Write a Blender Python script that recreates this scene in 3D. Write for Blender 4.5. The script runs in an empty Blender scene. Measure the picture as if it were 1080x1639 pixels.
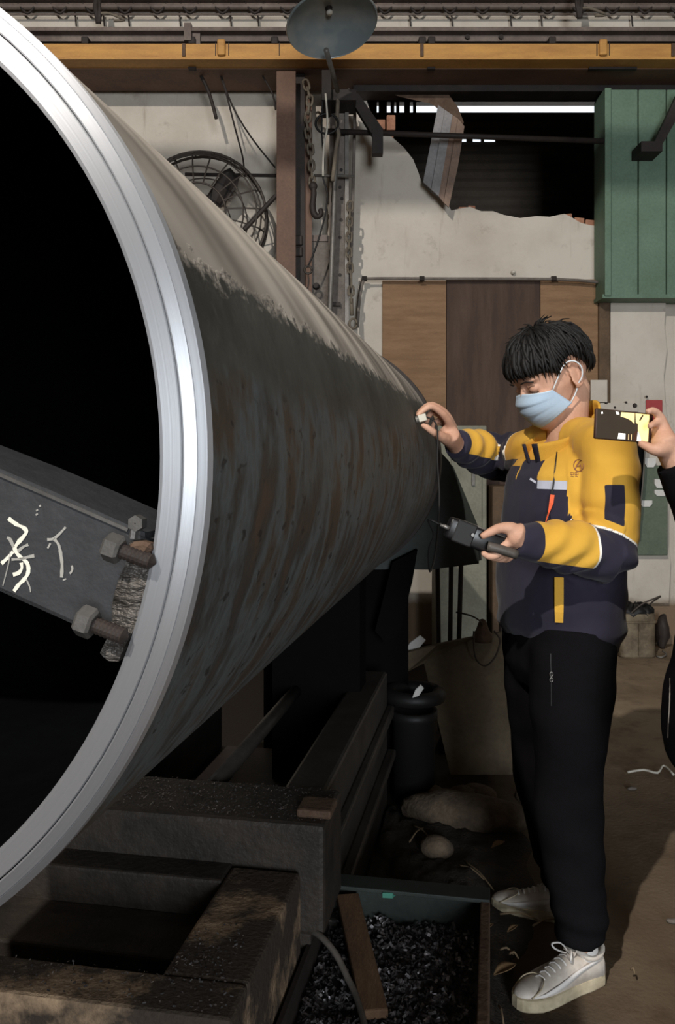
import bpy, bmesh, math, random
from mathutils import Vector as V, Matrix, noise
random.seed(7)
S = bpy.context.scene
COL = S.collection
# ------------------------------------------------------------------ camera, world, lights, exposure
FPX, HC, UC, VC = 1350.0, 1.35, 540.0, 737.0
cam = bpy.data.objects.new('camera', bpy.data.cameras.new('camera')); COL.objects.link(cam)
cam.location = (0, 0, HC); cam.rotation_euler = (math.pi/2, 0, 0)
cam.data.sensor_fit = 'VERTICAL'; cam.data.sensor_height = 36; cam.data.sensor_width = 24
cam.data.lens = FPX/1639*36; cam.data.shift_y = -(819.5-VC)/1639; cam.data.clip_start = 0.05
S.camera = cam
W = bpy.data.worlds.new('world'); S.world = W; W.use_nodes = True
W.node_tree.nodes['Background'].inputs[0].default_value = (0.86, 0.93, 1.0, 1)
W.node_tree.nodes['Background'].inputs[1].default_value = 1.6
LAMP = V((-1.9, -2.6, 5.5))
def lamp_point(loc, watts, radius, col):
    l = bpy.data.lights.new('lamp_light', 'POINT'); l.energy = watts; l.shadow_soft_size = radius; l.color = col
    o = bpy.data.objects.new('lamp_light', l); COL.objects.link(o); o.location = loc; return o
lamp_point(LAMP, 2050, 0.05, (1.0, 0.94, 0.87))
def area(loc, target, sx, sy, watts, col):
    l = bpy.data.lights.new('door_fill', 'AREA'); l.shape = 'RECTANGLE'; l.size = sx; l.size_y = sy; l.energy = watts; l.color = col
    o = bpy.data.objects.new('door_fill', l); COL.objects.link(o); o.location = loc
    o.rotation_euler = (V(target)-V(loc)).to_track_quat('-Z', 'Y').to_euler(); return o
area((2.0, -9.8, 2.2), (0.2, 3, 1.6), 2.8, 4.2, 1250, (0.88, 0.94, 1.0))      # added fill light, standing in for daylight from an unseen door behind
S.view_settings.view_transform = 'Standard'; S.view_settings.look = 'None'
S.view_settings.exposure = -0.38; S.view_settings.gamma = 1.0; S.view_settings.use_curve_mapping = False
S.cycles.use_denoising = True; S.cycles.max_bounces = 6; S.cycles.caustics_reflective = False

# ------------------------------------------------------------------ helpers
def at(u, v, Y): return V(((u-UC)/FPX*Y, Y, HC+(VC-v)/FPX*Y))
def onz(u, v, z):
    Y = FPX*(HC-z)/(v-VC); return V(((u-UC)/FPX*Y, Y, z))
def lin(c):
    return tuple((x/255/12.92 if x <= 10 else ((x/255+.055)/1.055)**2.4) for x in c)+(1,)
def tag(o, label=None, cat=None, group=None, kind=None):
    if label: o['label'] = label
    if cat: o['category'] = cat
    if group: o['group'] = group
    if kind: o['kind'] = kind
    return o
def worg(o):
    p = V((0, 0, 0))
    while o is not None: p = p + o.location; o = o.parent
    return p
def thing(name, label, cat, loc=(0, 0, 0), group=None):
    o = bpy.data.objects.new(name, None); COL.objects.link(o); o.location = loc; o.empty_display_size = .05
    return tag(o, label, cat, group)
def link(name, me, parent=None):
    o = bpy.data.objects.new(name, me); COL.objects.link(o)
    if parent is not None:
        o.parent = parent; o.location = -worg(parent)
    return o
def obj(name, bm, mats, parent=None, smooth=False, recalc=True):
    if recalc: bmesh.ops.recalc_face_normals(bm, faces=bm.faces)
    me = bpy.data.meshes.new(name); bm.to_mesh(me); bm.free()
    for m in (mats if isinstance(mats, (list, tuple)) else [mats]): me.materials.append(m)
    if smooth: me.polygons.foreach_set('use_smooth', [True]*len(me.polygons))
    return link(name, me, parent)
def B(): return bmesh.new()
def loft(bm, rings, cap=True, mi=0, closed=True):
    vs = [[bm.verts.new(p) for p in r] for r in rings]; n = len(rings[0])
    for a, b in zip(vs, vs[1:]):
        for i in range(n if closed else n-1):
            f = bm.faces.new((a[i], a[(i+1) % n], b[(i+1) % n], b[i])); f.material_index = mi
    if cap and closed:
        for r in (vs[0][::-1], vs[-1]):
            f = bm.faces.new(r); f.material_index = mi
    return vs
def tube(bm, pts, rad, n=10, cap=True, flat=1.0, up=None, mi=0):
    pts = [V(p) for p in pts]
    if not isinstance(rad, (list, tuple)): rad = [rad]*len(pts)
    rings = []; prev = None
    for i, p in enumerate(pts):
        d = (pts[min(i+1, len(pts)-1)]-pts[max(i-1, 0)]).normalized()
        if prev is None:
            u = V(up) if up is not None else (V((0, 0, 1)) if abs(d.z) < .9 else V((1, 0, 0)))
        else: u = prev
        u = (u-d*u.dot(d)).normalized(); prev = u; w = d.cross(u)
        rings.append([p+(u*math.cos(2*math.pi*k/n)*flat+w*math.sin(2*math.pi*k/n))*rad[i] for k in range(n)])
    loft(bm, rings, cap, mi)
def smoothpts(pts, k=4, closed=False):
    pts = [V(p) for p in pts]; out = []; n = len(pts)
    for i in range(n-1):
        p0, p1, p2, p3 = pts[max(i-1, 0)], pts[i], pts[i+1], pts[min(i+2, n-1)]
        for j in range(k):
            t = j/k
            out.append(.5*((2*p1)+(p2-p0)*t+(2*p0-5*p1+4*p2-p3)*t*t+(3*p1-p0-3*p2+p3)*t**3))
    return out+[pts[-1]]
def box(bm, c, sx, sy, sz, X=V((1, 0, 0)), Y=V((0, 1, 0)), Z=V((0, 0, 1)), bev=0, mi=0):
    c = V(c); vs = []
    for k in (-1, 1):
        for (i, j) in ((-1, -1), (1, -1), (1, 1), (-1, 1)):
            vs.append(bm.verts.new(c+X*(i*sx/2)+Y*(j*sy/2)+Z*(k*sz/2)))
    fs = [bm.faces.new([vs[i] for i in q]) for q in ((3, 2, 1, 0), (4, 5, 6, 7), (0, 1, 5, 4), (1, 2, 6, 5), (2, 3, 7, 6), (3, 0, 4, 7))]
    for f in fs: f.material_index = mi
    if bev:
        r = bmesh.ops.bevel(bm, geom=list({e for f in fs for e in f.edges}), offset=bev, segments=2, affect='EDGES', profile=.5)
        for f in r['faces']: f.material_index = mi
def bx(bm, x0, x1, y0, y1, z0, z1, bev=0, mi=0): box(bm, ((x0+x1)/2, (y0+y1)/2, (z0+z1)/2), x1-x0, y1-y0, z1-z0, bev=bev, mi=mi)
def prism(bm, pts, off, mi=0):
    a = [bm.verts.new(p) for p in pts]; b = [bm.verts.new(V(p)+V(off)) for p in pts]; n = len(a)
    for f in [bm.faces.new(a), bm.faces.new(b[::-1])]+[bm.faces.new((a[i], b[i], b[(i+1) % n], a[(i+1) % n])) for i in range(n)]: f.material_index = mi
def lathe(bm, prof, O, A, n=32, U=None, mi=0, caps=False):
    A = V(A).normalized(); U = V(U) if U is not None else (V((0, 0, 1)) if abs(A.z) < .9 else V((1, 0, 0)))
    U = (U-A*U.dot(A)).normalized(); Wv = A.cross(U)
    rings = [[V(O)+A*h+(U*math.cos(2*math.pi*k/n)+Wv*math.sin(2*math.pi*k/n))*r for k in range(n)] for r, h in prof]
    loft(bm, rings, caps, mi)
def ellip(bm, c, rx, ry, rz, X=V((1, 0, 0)), Y=V((0, 1, 0)), Z=V((0, 0, 1)), n=16, m=10):
    rings = []
    for i in range(m+1):
        a = math.pi*(i+.02)/(m+.04)-math.pi/2
        rings.append([V(c)+X*(rx*math.cos(a)*math.cos(2*math.pi*k/n))+Y*(ry*math.cos(a)*math.sin(2*math.pi*k/n))+Z*(rz*math.sin(a)) for k in range(n)])
    loft(bm, rings)
def remesh(bm, vox, smooth=2, disp=None):
    """fuse the overlapping closed shells of bm into one continuous surface"""
    bmesh.ops.recalc_face_normals(bm, faces=bm.faces)
    me = bpy.data.meshes.new('tmp'); bm.to_mesh(me); bm.free()
    o = bpy.data.objects.new('tmp', me); COL.objects.link(o)
    md = o.modifiers.new('r', 'REMESH'); md.mode = 'VOXEL'; md.voxel_size = vox; md.adaptivity = 0
    if smooth:
        sm = o.modifiers.new('s', 'SMOOTH'); sm.factor = .5; sm.iterations = smooth
    dg = bpy.context.evaluated_depsgraph_get()
    m2 = bpy.data.meshes.new_from_object(o.evaluated_get(dg)); bpy.data.objects.remove(o); bpy.data.meshes.remove(me)
    if disp:
        n = [V(v.normal) for v in m2.vertices]
        for v, k in zip(m2.vertices, n): v.co = v.co+k*disp(v.co, k)
    m2.polygons.foreach_set('use_smooth', [True]*len(m2.polygons)); m2.materials.clear()
    return m2
def mlink(name, me, mats, parent):
    me.name = name
    for m in (mats if isinstance(mats, (list, tuple)) else [mats]): me.materials.append(m)
    return link(name, me, parent)

# ------------------------------------------------------------------ materials
class NT:
    def __init__(s, name):
        s.m = bpy.data.materials.new(name); s.m.use_nodes = True; s.t = s.m.node_tree; s.b = s.t.nodes['Principled BSDF']
        s.tc = s.n('ShaderNodeTexCoord'); s.o = s.tc.outputs['Object']
    def n(s, k, **kw):
        x = s.t.nodes.new(k)
        for a, b in kw.items(): setattr(x, a, b)
        return x
    def l(s, a, b): s.t.links.new(a, b)
    def put(s, sock, v):
        if hasattr(v, 'links') or isinstance(v, bpy.types.NodeSocket): s.l(v, sock)
        else: sock.default_value = v
    def math(s, op, a, b=0.0, c=None, clamp=False):
        x = s.n('ShaderNodeMath', operation=op, use_clamp=clamp); s.put(x.inputs[0], a); s.put(x.inputs[1], b)
        if c is not None: s.put(x.inputs[2], c)
        return x.outputs[0]
    def noise(s, vec, scale, detail=4, rough=.6, dist=0):
        x = s.n('ShaderNodeTexNoise'); s.put(x.inputs['Vector'], vec); x.inputs['Scale'].default_value = scale
        x.inputs['Detail'].default_value = detail; x.inputs['Roughness'].default_value = rough; x.inputs['Distortion'].default_value = dist
        return x.outputs['Fac']
    def ramp(s, f, stops):
        x = s.n('ShaderNodeValToRGB'); s.put(x.inputs[0], f); e = x.color_ramp.elements
        while len(e) < len(stops): e.new(.5)
        for q, (p, c) in zip(e, stops): q.position = p; q.color = c
        return x.outputs[0]
    def step(s, f, lo, hi):
        x = s.n('ShaderNodeMapRange'); x.clamp = True; s.put(x.inputs[0], f); x.inputs[1].default_value = lo; x.inputs[2].default_value = hi
        return x.outputs[0]
    def mix(s, f, a, b, mode='MIX'):
        x = s.n('ShaderNodeMix', data_type='RGBA', blend_type=mode); s.put(x.inputs[0], f); s.put(x.inputs[6], a); s.put(x.inputs[7], b)
        return x.outputs[2]
    def mapv(s, vec, sc):
        x = s.n('ShaderNodeMapping'); s.put(x.inputs[0], vec); x.inputs['Scale'].default_value = sc; return x.outputs[0]
    def bump(s, h, st, dist=.01):
        x = s.n('ShaderNodeBump'); x.inputs['Strength'].default_value = st; x.inputs['Distance'].default_value = dist; s.put(x.inputs['Height'], h)
        s.l(x.outputs[0], s.b.inputs['Normal'])
    def attr(s, name):
        x = s.n('ShaderNodeAttribute'); x.attribute_name = name; return x.outputs['Fac']
def mat(name, col, rough=.7, metal=0, col2=None, scale=6, lo=.35, hi=.65, bump=.15, bscale=60, stretch=None, fine=.12, spec=.3):
    k = NT(name); vec = k.o if stretch is None else k.mapv(k.o, stretch)
    c2 = col2 or tuple(x*.78 for x in col)
    a = k.step(k.noise(vec, scale, 6, .65), lo, hi)
    c = k.mix(a, lin(col), lin(c2))
    f = k.noise(vec, bscale, 4)
    c = k.mix(fine, c, k.ramp(f, [(.3, (.0, .0, .0, 1)), (.7, (1, 1, 1, 1))]), 'OVERLAY')
    k.l(c, k.b.inputs['Base Color']); k.b.inputs['Roughness'].default_value = rough; k.b.inputs['Metallic'].default_value = metal
    k.b.inputs['Specular IOR Level'].default_value = spec
    if bump: k.bump(f, bump)
    return k.m
def plain(name, col, rough=.6, metal=0, spec=.3, emit=0):
    k = NT(name); k.b.inputs['Base Color'].default_value = lin(col); k.b.inputs['Roughness'].default_value = rough
    k.b.inputs['Metallic'].default_value = metal; k.b.inputs['Specular IOR Level'].default_value = spec
    f = k.noise(k.o, 30, 3); k.l(k.mix(.06, lin(col), k.ramp(f, [(.3, (0, 0, 0, 1)), (.7, (1, 1, 1, 1))]), 'OVERLAY'), k.b.inputs['Base Color'])
    if emit:
        k.b.inputs['Emission Color'].default_value = lin(col); k.b.inputs['Emission Strength'].default_value = emit
    return k.m
M = {}
def wall_mat():
    k = NT('plaster'); sp = k.n('ShaderNodeSeparateXYZ'); k.l(k.o, sp.inputs[0])
    n1 = k.noise(k.o, 1.3, 7, .65); n2 = k.noise(k.o, 5, 6, .7); n3 = k.noise(k.mapv(k.o, (5, 5, .7)), 2.2, 5, .65)
    c = k.mix(k.step(n1, .42, .72), lin((196, 188, 176)), lin((172, 163, 150)))
    c = k.mix(k.math('MULTIPLY', k.step(n2, .58, .72), .55), c, lin((138, 126, 112)))
    c = k.mix(k.math('MULTIPLY', k.step(n3, .6, .78), .5), c, lin((128, 112, 94)))
    band = k.step(k.math('ADD', sp.outputs[2], k.math('MULTIPLY', n2, .1)), .40, .34)
    c = k.mix(band, c, lin((120, 102, 84)))
    k.l(c, k.b.inputs['Base Color']); k.b.inputs['Roughness'].default_value = .9; k.b.inputs['Specular IOR Level'].default_value = .15
    k.bump(k.math('ADD', n2, k.noise(k.o, 50, 4)), .25, .01); return k.m
M['wall'] = wall_mat()
def floor_mat():
    k = NT('concrete_floor'); n1 = k.noise(k.o, 1.1, 7, .62); n2 = k.noise(k.o, 7, 6, .7); n3 = k.noise(k.o, 60, 4)
    sp = k.n('ShaderNodeSeparateXYZ'); k.l(k.o, sp.inputs[0])
    c = k.mix(k.step(n1, .38, .66), lin((150, 134, 112)), lin((112, 96, 78)))
    c = k.mix(k.math('MULTIPLY', k.step(n2, .5, .7), .6), c, lin((84, 70, 56)))
    # oily dirt trodden in beside the machine
    d = k.math('ADD', k.math('ADD', sp.outputs[0], k.math('MULTIPLY', n2, .25)), k.math('MULTIPLY', sp.outputs[1], -.08))
    c = k.mix(k.step(d, .72, .45), c, lin((40, 34, 29)))
    d2 = k.math('ADD', sp.outputs[1], k.math('MULTIPLY', n1, .9))
    c = k.mix(k.math('MULTIPLY', k.step(d2, 4.2, 3.2), .55), c, lin((74, 60, 48)))
    k.l(c, k.b.inputs['Base Color']); k.b.inputs['Roughness'].default_value = .85; k.b.inputs['Specular IOR Level'].default_value = .2
    k.bump(k.math('ADD', n2, n3), .35, .01); return k.m
M['floor'] = floor_mat()
M['hall'] = mat('hall_wall', (92, 86, 80), .9, bump=.1)
M['ceil'] = mat('ceiling_sheet', (120, 116, 110), .8, bump=.1)
M['dark_shed'] = mat('shed_sheet', (96, 86, 76), .8, col2=(76, 68, 60), scale=2, bump=.1)
M['brown_steel'] = mat('brown_paint_steel', (112, 85, 70), .65, col2=(92, 70, 58), scale=3, bump=.1)
M['grey_steel'] = mat('grey_brown_steel', (118, 106, 98), .6, col2=(88, 76, 70), scale=4, bump=.1)
M['dark_steel'] = mat('dark_steel', (52, 44, 40), .65, col2=(36, 31, 29), scale=5, bump=.15)
M['yellow_beam'] = mat('yellow_paint', (190, 142, 76), .6, col2=(166, 120, 66), scale=3, stretch=(1, 1, 6), bump=.05)
M['concrete'] = mat('grey_concrete', (120, 113, 106), .9, col2=(96, 88, 82), scale=8, bump=.35)
M['galv'] = mat('galvanised', (122, 118, 112), .5, .3, col2=(92, 88, 84), bump=.05)
M['wire'] = mat('cage_wire', (74, 66, 60), .6, .2, bump=.05)
M['rope'] = mat('rope', (120, 110, 96), .9, bump=.2)
M['white_wire'] = plain('pale_wire', (200, 195, 182), .6)
M['matte_black'] = plain('flat_black', (15, 14, 14), .95, spec=.02)  # plain near-black without sheen, for cradle, pedestal and apron arm
M['black'] = plain('black_rubber', (24, 23, 23), .55)
M['black_gloss'] = plain('black_plastic', (22, 21, 22), .3, spec=.5)
M['ply'] = mat('plywood', (138, 108, 80), .75, col2=(118, 91, 66), scale=3, stretch=(1, 1, 7), bump=.05)
M['ply_dark'] = mat('dark_board', (80, 63, 52), .75, col2=(62, 47, 39), scale=2, stretch=(6, 1, 1), bump=.08)
M['green'] = mat('green_paint', (100, 124, 106), .6, col2=(88, 110, 92), scale=2, bump=.05)
M['green_grey'] = mat('green_grey_paint', (98, 108, 92), .7, col2=(86, 96, 82), bump=.05)
M['mach_green'] = mat('machine_paint', (50, 57, 53), .6, col2=(38, 42, 40), scale=4, bump=.1)
M['pale_cab'] = mat('pale_cabinet', (132, 132, 116), .6, col2=(116, 114, 100), bump=.05)
M['brown_box'] = mat('brown_card', (96, 78, 60), .8, bump=.1)
M['brick'] = mat('brick', (170, 124, 98), .9, col2=(140, 98, 78), scale=12, bump=.4)
M['sheet_blue'] = mat('faded_sheet', (138, 136, 136), .6, col2=(118, 116, 116), bump=.1)
M['sheet_brown'] = mat('rusty_sheet', (134, 112, 98), .7, col2=(110, 92, 80), bump=.15)
M['red'] = plain('red_paper', (160, 66, 66), .8)
M['paper'] = plain('white_paper', (205, 203, 198), .8)
M['rust'] = mat('rusty_steel', (96, 78, 64), .75, .2, col2=(76, 58, 46), scale=14, bump=.4)
M['bed'] = mat('oily_cast_iron', (58, 51, 45), .6, .1, col2=(36, 33, 30), scale=7, bump=.35)
M['bed_lit_dust'] = mat('lit_dusty_cast_iron', (62, 53, 45), .85, .0, col2=(168, 142, 114), scale=5, lo=.5, hi=.66, bump=.5, bscale=90)  # dust with pale patches that stand in for light falling on the bed
M['rail'] = mat('ground_way', (72, 68, 64), .5, .4, col2=(54, 50, 47), bump=.1)
M['can'] = mat('tin_can', (124, 112, 92), .6, .25, col2=(84, 72, 58), scale=9, bump=.1)
M['slab'] = mat('tan_sheet', (104, 92, 74), .8, col2=(86, 75, 60), scale=7, bump=.3)
M['stone'] = mat('dirty_stone', (104, 90, 74), .9, col2=(70, 60, 50), scale=12, bump=.6)
M['soil'] = mat('oily_soil', (56, 48, 40), .9, col2=(32, 28, 24), scale=12, bump=.8, bscale=110)
M['twig'] = mat('dry_twig', (126, 108, 84), .85, bump=.3)
M['leaf'] = mat('dry_leaf', (132, 106, 76), .8, bump=.2)
M['chip'] = mat('steel_swarf', (176, 172, 174), .38, .75, col2=(52, 50, 54), scale=40, bump=0)
M['chip_dark'] = mat('oily_swarf', (84, 79, 78), .45, .25, col2=(40, 37, 37), scale=40, bump=0)
M['wood'] = mat('old_plank', (112, 86, 64), .8, col2=(82, 62, 46), scale=4, stretch=(8, 1, 8), bump=.3)
M['hose'] = mat('grey_hose', (92, 86, 80), .5, bump=.1)
M['teal'] = plain('teal_scrap', (70, 130, 112), .7)
M['brace'] = mat('brace_paint', (56, 57, 59), .55, .1, col2=(46, 47, 49), scale=5, bump=.15)
M['chalk'] = plain('chalk', (214, 210, 196), .95)
M['chalk_dim'] = plain('faint_chalk', (146, 144, 138), .95)
M['zinc'] = mat('bolt_steel', (128, 126, 123), .45, .7, bump=.1)
M['cast'] = mat('rough_cast_block', (84, 80, 76), .5, .5, col2=(62, 58, 54), scale=26, stretch=(1, 1, 3), bump=.8, bscale=40)
M['skin'] = mat('skin', (200, 158, 134), .55, col2=(186, 140, 116), scale=9, bump=.06, bscale=220, fine=.05)
M['lip'] = plain('lip', (168, 112, 102), .5)
M['hair'] = mat('black_hair', (22, 20, 19), .62, bump=.1, bscale=200)
M['mask'] = mat('mask_fabric', (168, 190, 210), .85, col2=(176, 194, 210), bump=.1, bscale=300, fine=.04)
M['mask_inner'] = plain('mask_edge', (206, 212, 216), .85)
M['navy'] = mat('navy_cloth', (40, 37, 50), .85, col2=(34, 31, 43), scale=4, bump=.15, bscale=260, fine=.05)
M['yellow'] = mat('yellow_cloth', (214, 166, 64), .85, col2=(202, 152, 54), scale=4, bump=.12, bscale=260, fine=.04)
M['black_cloth'] = mat('black_cloth', (19, 18, 20), .95, col2=(15, 14, 16), scale=4, bump=.15, bscale=240, fine=.05, spec=.04)
M['white_cloth'] = plain('white_sock', (216, 212, 208), .9)
M['leather'] = mat('white_leather', (206, 198, 188), .5, col2=(188, 178, 166), scale=9, bump=.06)
M['sole'] = mat('dirty_sole', (190, 178, 152), .7, col2=(160, 148, 122), scale=12, bump=.1)
M['silver'] = plain('silver_tape', (190, 192, 204), .5)
M['piping'] = plain('white_piping', (232, 230, 224), .7)
M['orange'] = plain('orange_cord', (222, 96, 58), .7)
M['logo'] = plain('logo_print', (132, 84, 62), .8)
M['button'] = plain('dark_snap', (52, 40, 34), .4, .3)
M['case'] = plain('brown_case', (62, 40, 32), .4)

# ------------------------------------------------------------------ room shell
WY = 6.2
def structure(name, bm, m, **kw):
    o = obj(name, bm, m, **kw); o['kind'] = 'structure'; return o
b = B(); bx(b, -8, 5, -10.2, 9.2, -.2, 0); structure('floor', b, M['floor'])
b = B(); bx(b, -8, 5, -10.2, 6.35, 6.6, 6.7); structure('ceiling', b, M['hall'])
b = B(); bx(b, -8.1, -8, -10.2, 9.2, 0, 6.7); structure('wall_left', b, M['hall'])
b = B(); bx(b, 5, 5.1, -10.2, 9.2, 0, 6.7); structure('wall_right', b, M['hall'])
b = B(); bx(b, -8, .4, -10.3, -10.2, 0, 6.7); bx(b, 3.4, 5, -10.3, -10.2, 0, 6.7); bx(b, .4, 3.4, -10.3, -10.2, 4.4, 6.7); structure('wall_front', b, M['hall'])
b = B(); bx(b, .4, 3.4, -10.34, -10.3, 0, 4.4); structure('door_1', b, M['galv'])
hole = [(575, 128), (588, 165), (601, 207), (618, 212), (630, 222), (646, 236), (661, 255), (669, 275), (676, 296), (690, 308), (707, 322),
        (716, 326), (722, 337), (735, 334), (752, 331), (770, 338), (789, 338), (806, 344), (832, 349), (858, 346), (880, 347), (903, 342),
        (915, 348), (928, 356), (942, 360), (975, 364), (1000, 366), (1000, 128)]
hp = [at(u, v, WY) for u, v in hole]
b = B()
zt = hp[0].z
outer_pts = [V((-8, WY, zt))]+hp[:-1]+[V((hp[-2].x, WY, zt))]
outer_pts = [V((-8, WY, 0)), V((-8, WY, zt))]+hp+[V((5, WY, zt)), V((5, WY, 0))]
prism(b, outer_pts, (0, .14, 0)); bx(b, -8, 5, WY, WY+.14, zt, 6.7)
wall_back = structure('wall_back', b, M['wall'])
# broken brick edge left standing around the hole
for (u, v, w, h) in ((905, 351, 16, 12), (924, 357, 16, 12), (942, 361, 17, 13), (960, 364, 17, 13), (739, 338, 14, 8), (753, 336, 12, 8), (607, 203, 18, 16), (625, 200, 14, 24), (607, 218, 14, 8), (622, 221, 14, 10)):
    b = B(); q = at(u, v, WY+.07); s = WY/FPX
    box(b, q, w*s, .1, h*s, bev=.006, X=V((math.cos(.1*(u % 3-1)), 0, math.sin(.1*(u % 3-1)))), Z=V((-math.sin(.1*(u % 3-1)), 0, math.cos(.1*(u % 3-1)))))
    obj('brick', b, M['brick'], wall_back)
# neighbouring shed seen through the hole: dark corrugated wall, daylight gap above it
def corrugated(bm, x0, x1, z0, z1, y, pitch, depth, horizontal=False, top=None):
    n = int((x1-x0 if not horizontal else z1-z0)/pitch*4); prev = None
    for i in range(n+1):
        t = i/n; d = depth*math.sin(t*n/4*2*math.pi)
        if horizontal:
            z = z0+(z1-z0)*t; a, c = V((x0, y+d, z)), V((x1, y+d, z))
        else:
            x = x0+(x1-x0)*t; a, c = V((x, y+d, z0)), V((x, y+d, z1 if top is None else top(x)))
        cur = (bm.verts.new(a), bm.verts.new(c))
        if prev: bm.faces.new((prev[0], cur[0], cur[1], prev[1]))
        prev = cur
SY = 8.4
zg0, zg1, zs0, zs1 = at(0, 181, SY).z, at(0, 163, SY).z, at(0, 227, SY).z, at(0, 223, SY).z
sx = lambda u: at(u, 0, SY).x
b = B(); corrugated(b, -8, 5, 0, zs0, SY, .09, .016, True); corrugated(b, -8, 5, zs1, zg0, SY, .09, .016, True)
for q in (-8, sx(735)), (sx(747), sx(757)), (sx(770), sx(775)), (sx(793), 5): bx(b, q[0], q[1], SY+.02, SY+.04, zs0-.04, zs1+.04)
o = obj('shed_wall', b, M['dark_shed']); tag(o, kind='structure')
o.modifiers.new('t', 'SOLIDIFY').thickness = .008
b = B(); bx(b, -8, 5, SY, SY+.1, zg1, 6.7)
for q in ((-8, sx(603)), (sx(606), sx(619)), (sx(625), sx(631)), (sx(634), sx(639)), (sx(647), sx(656)), (sx(661), sx(666))):
    bx(b, q[0], q[1], SY, SY+.03, zg0-.1, zg1+.1)
o = obj('shed_fascia', b, M['dark_shed']); tag(o, kind='structure')
b = B(); bx(b, -8, 5, 6.34, SY+.2, 6.6, 6.7); structure('ceiling_shed', b, M['dark_shed'])
# light slots in the shed cladding
# green sheet cladding on the right, pilaster below it, boarded doorway
GY = 6.0
gp = thing('green_cladding', 'green ribbed sheet metal panel hung high on the wall above the pilaster', 'cladding', at(1020, 474, GY))
s = GY/FPX
us = [963, 975, 1019, 1064, 1110, 1156]
for i in range(5):
    p0, p1 = at(us[i]+.8, 474, GY), at(us[i+1]-.8, 146, GY); b = B()
    bx(b, p0.x, p1.x, GY-(.03 if i else .06), WY-.002, p0.z+(.0 if i else -.01), p1.z, bev=.006)
    obj('panel', b, M['green'], gp)
b = B(); p0, p1 = at(961, 479, GY), at(1160, 473, GY); bx(b, p0.x, p1.x, GY-.045, WY-.002, p0.z, p1.z); obj('bottom_flashing', b, M['green'], gp)
b = B()
pil = [(977, 474), (1066, 474), (1063, 520), (1067, 560), (1062, 600), (1064, 640), (1070, 690), (1066, 740), (1071, 800), (1068, 860), (1073, 900), (1070, 965), (930, 965), (930, 700), (977, 700)]
prism(b, [at(u, v, 6.14) for u, v in pil], (0, .06, 0)); o = obj('trim_1', b, M['wall']); o['kind'] = 'structure'
def board(name, u0, u1, v0, v1, y, th, m, label, cat, group=None):
    a, c = at(u0, v1, y), at(u1, v0, y); b = B(); bx(b, a.x, c.x, y, y+th, max(a.z, .0), c.z, bev=.003)
    return tag(obj(name, b, m), label, cat, group)
board('wall_board', 612, 714, 449, 900, 6.16, .03, M['ply'], 'light brown plywood board left of the dark board under the pipe', 'board')
board('wall_board', 714.6, 864, 447, 1030, 6.15, .04, M['ply_dark'], 'wide dark brown board between two lighter plywood boards', 'board')
board('wall_board', 864.6, 958, 447, 1030, 6.16, .03, M['ply'], 'light brown plywood board right of the dark board behind the head', 'board')
board('wall_board', 958.6, 976, 476, 1030, 6.13, .06, M['brown_box'], 'narrow dark brown upright board beside the white pilaster', 'board')
board('white_sheet', 853, 884, 652, 706, 6.12, .01, M['paper'], 'small white sheet on the dark board behind the mask', 'paper')
board('white_sheet', 945, 972, 608, 644, 6.1, .01, M['wall'], 'pale cream sheet low on the wall behind the neck', 'paper')
board('red_notice', 1034, 1060, 640, 704, 6.12, .01, M['red'], 'red paper notice on the white pilaster beside the fingers', 'notice')
rk = thing('notice_rack', 'grey green metal notice board with white card pockets', 'notice board', at(1045, 890, 6.1))
p0, p1 = at(1017, 889, 6.08), at(1068, 745, 6.08); b = B(); bx(b, p0.x, p1.x, 6.07, 6.14, p0.z, p1.z, bev=.008); obj('back_plate', b, M['green_grey'], rk)
for (u0, v0, u1, v1) in ((1025, 801, 1044, 811), (1048, 784, 1068, 794), (1048, 767, 1066, 781), (1032, 733, 1050, 748)):
    p0, p1 = at(u0, v1, 6.05), at(u1, v0, 6.05); b = B(); w = p1.x-p0.x; h = p1.z-p0.z
    pts = [V((p0.x, 6.055, p1.z)), V((p1.x, 6.055, p1.z)), V((p1.x, 6.055, p0.z+h*.45)), V((p1.x-w*.2, 6.055, p0.z)), V((p0.x+w*.2, 6.055, p0.z)), V((p0.x, 6.055, p0.z+h*.45))]
    prism(b, pts, (0, .02, 0)); obj('card_pocket', b, M['paper'], rk)
wf = thing('wall_label', 'grey patch label strip with small screws above the phone', 'plate', at(975, 655, 6.1))
p0, p1 = at(960, 659, 6.12), at(1020, 645, 6.12); b = B(); bx(b, p0.x, p1.x, 6.115, 6.14, p0.z, p1.z); obj('plate', b, M['wall'], wf)
for (u, v, r) in ((970, 644, 3), (984, 652, 2), (1002, 644, 2), (1016, 649, 4), (1035, 635, 2)):
    b = B(); lathe(b, [(.0005, -.008), (r*.003, -.008), (r*.0045, .004), (.0005, .006)], at(u, v, 6.11), (0, 1, 0), 8); obj('screw', b, M['dark_steel'], wf)
cb = thing('wall_coat', 'black overall with white lower lining hung on the wall behind the back', 'coat', at(1022, 830, 5.9))
b = B(); loft(b, [[at(u, v, 5.9)+V((0, .05*math.sin(a), 0)) for a, u in zip((0, -1.57, 0, 1.57), (x0, (x0+x1)/2, x1, (x0+x1)/2))] for v, x0, x1 in ((690, 1008, 1030), (720, 1002, 1031), (770, 998, 1028), (810, 996, 1024), (826, 996, 1021))])
obj('coat_body', b, M['black_cloth'], cb, True)
b = B(); loft(b, [[at(u, v, 5.93)+V((0, .03*math.sin(a), 0)) for a, u in zip((0, -1.57, 0, 1.57), (x0, (x0+x1)/2, x1, (x0+x1)/2))] for v, x0, x1 in ((700, 1010, 1034), (760, 1010, 1031), (800, 1006, 1027), (852, 1000, 1022))])
obj('lining', b, M['paper'], cb, True)

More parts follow.
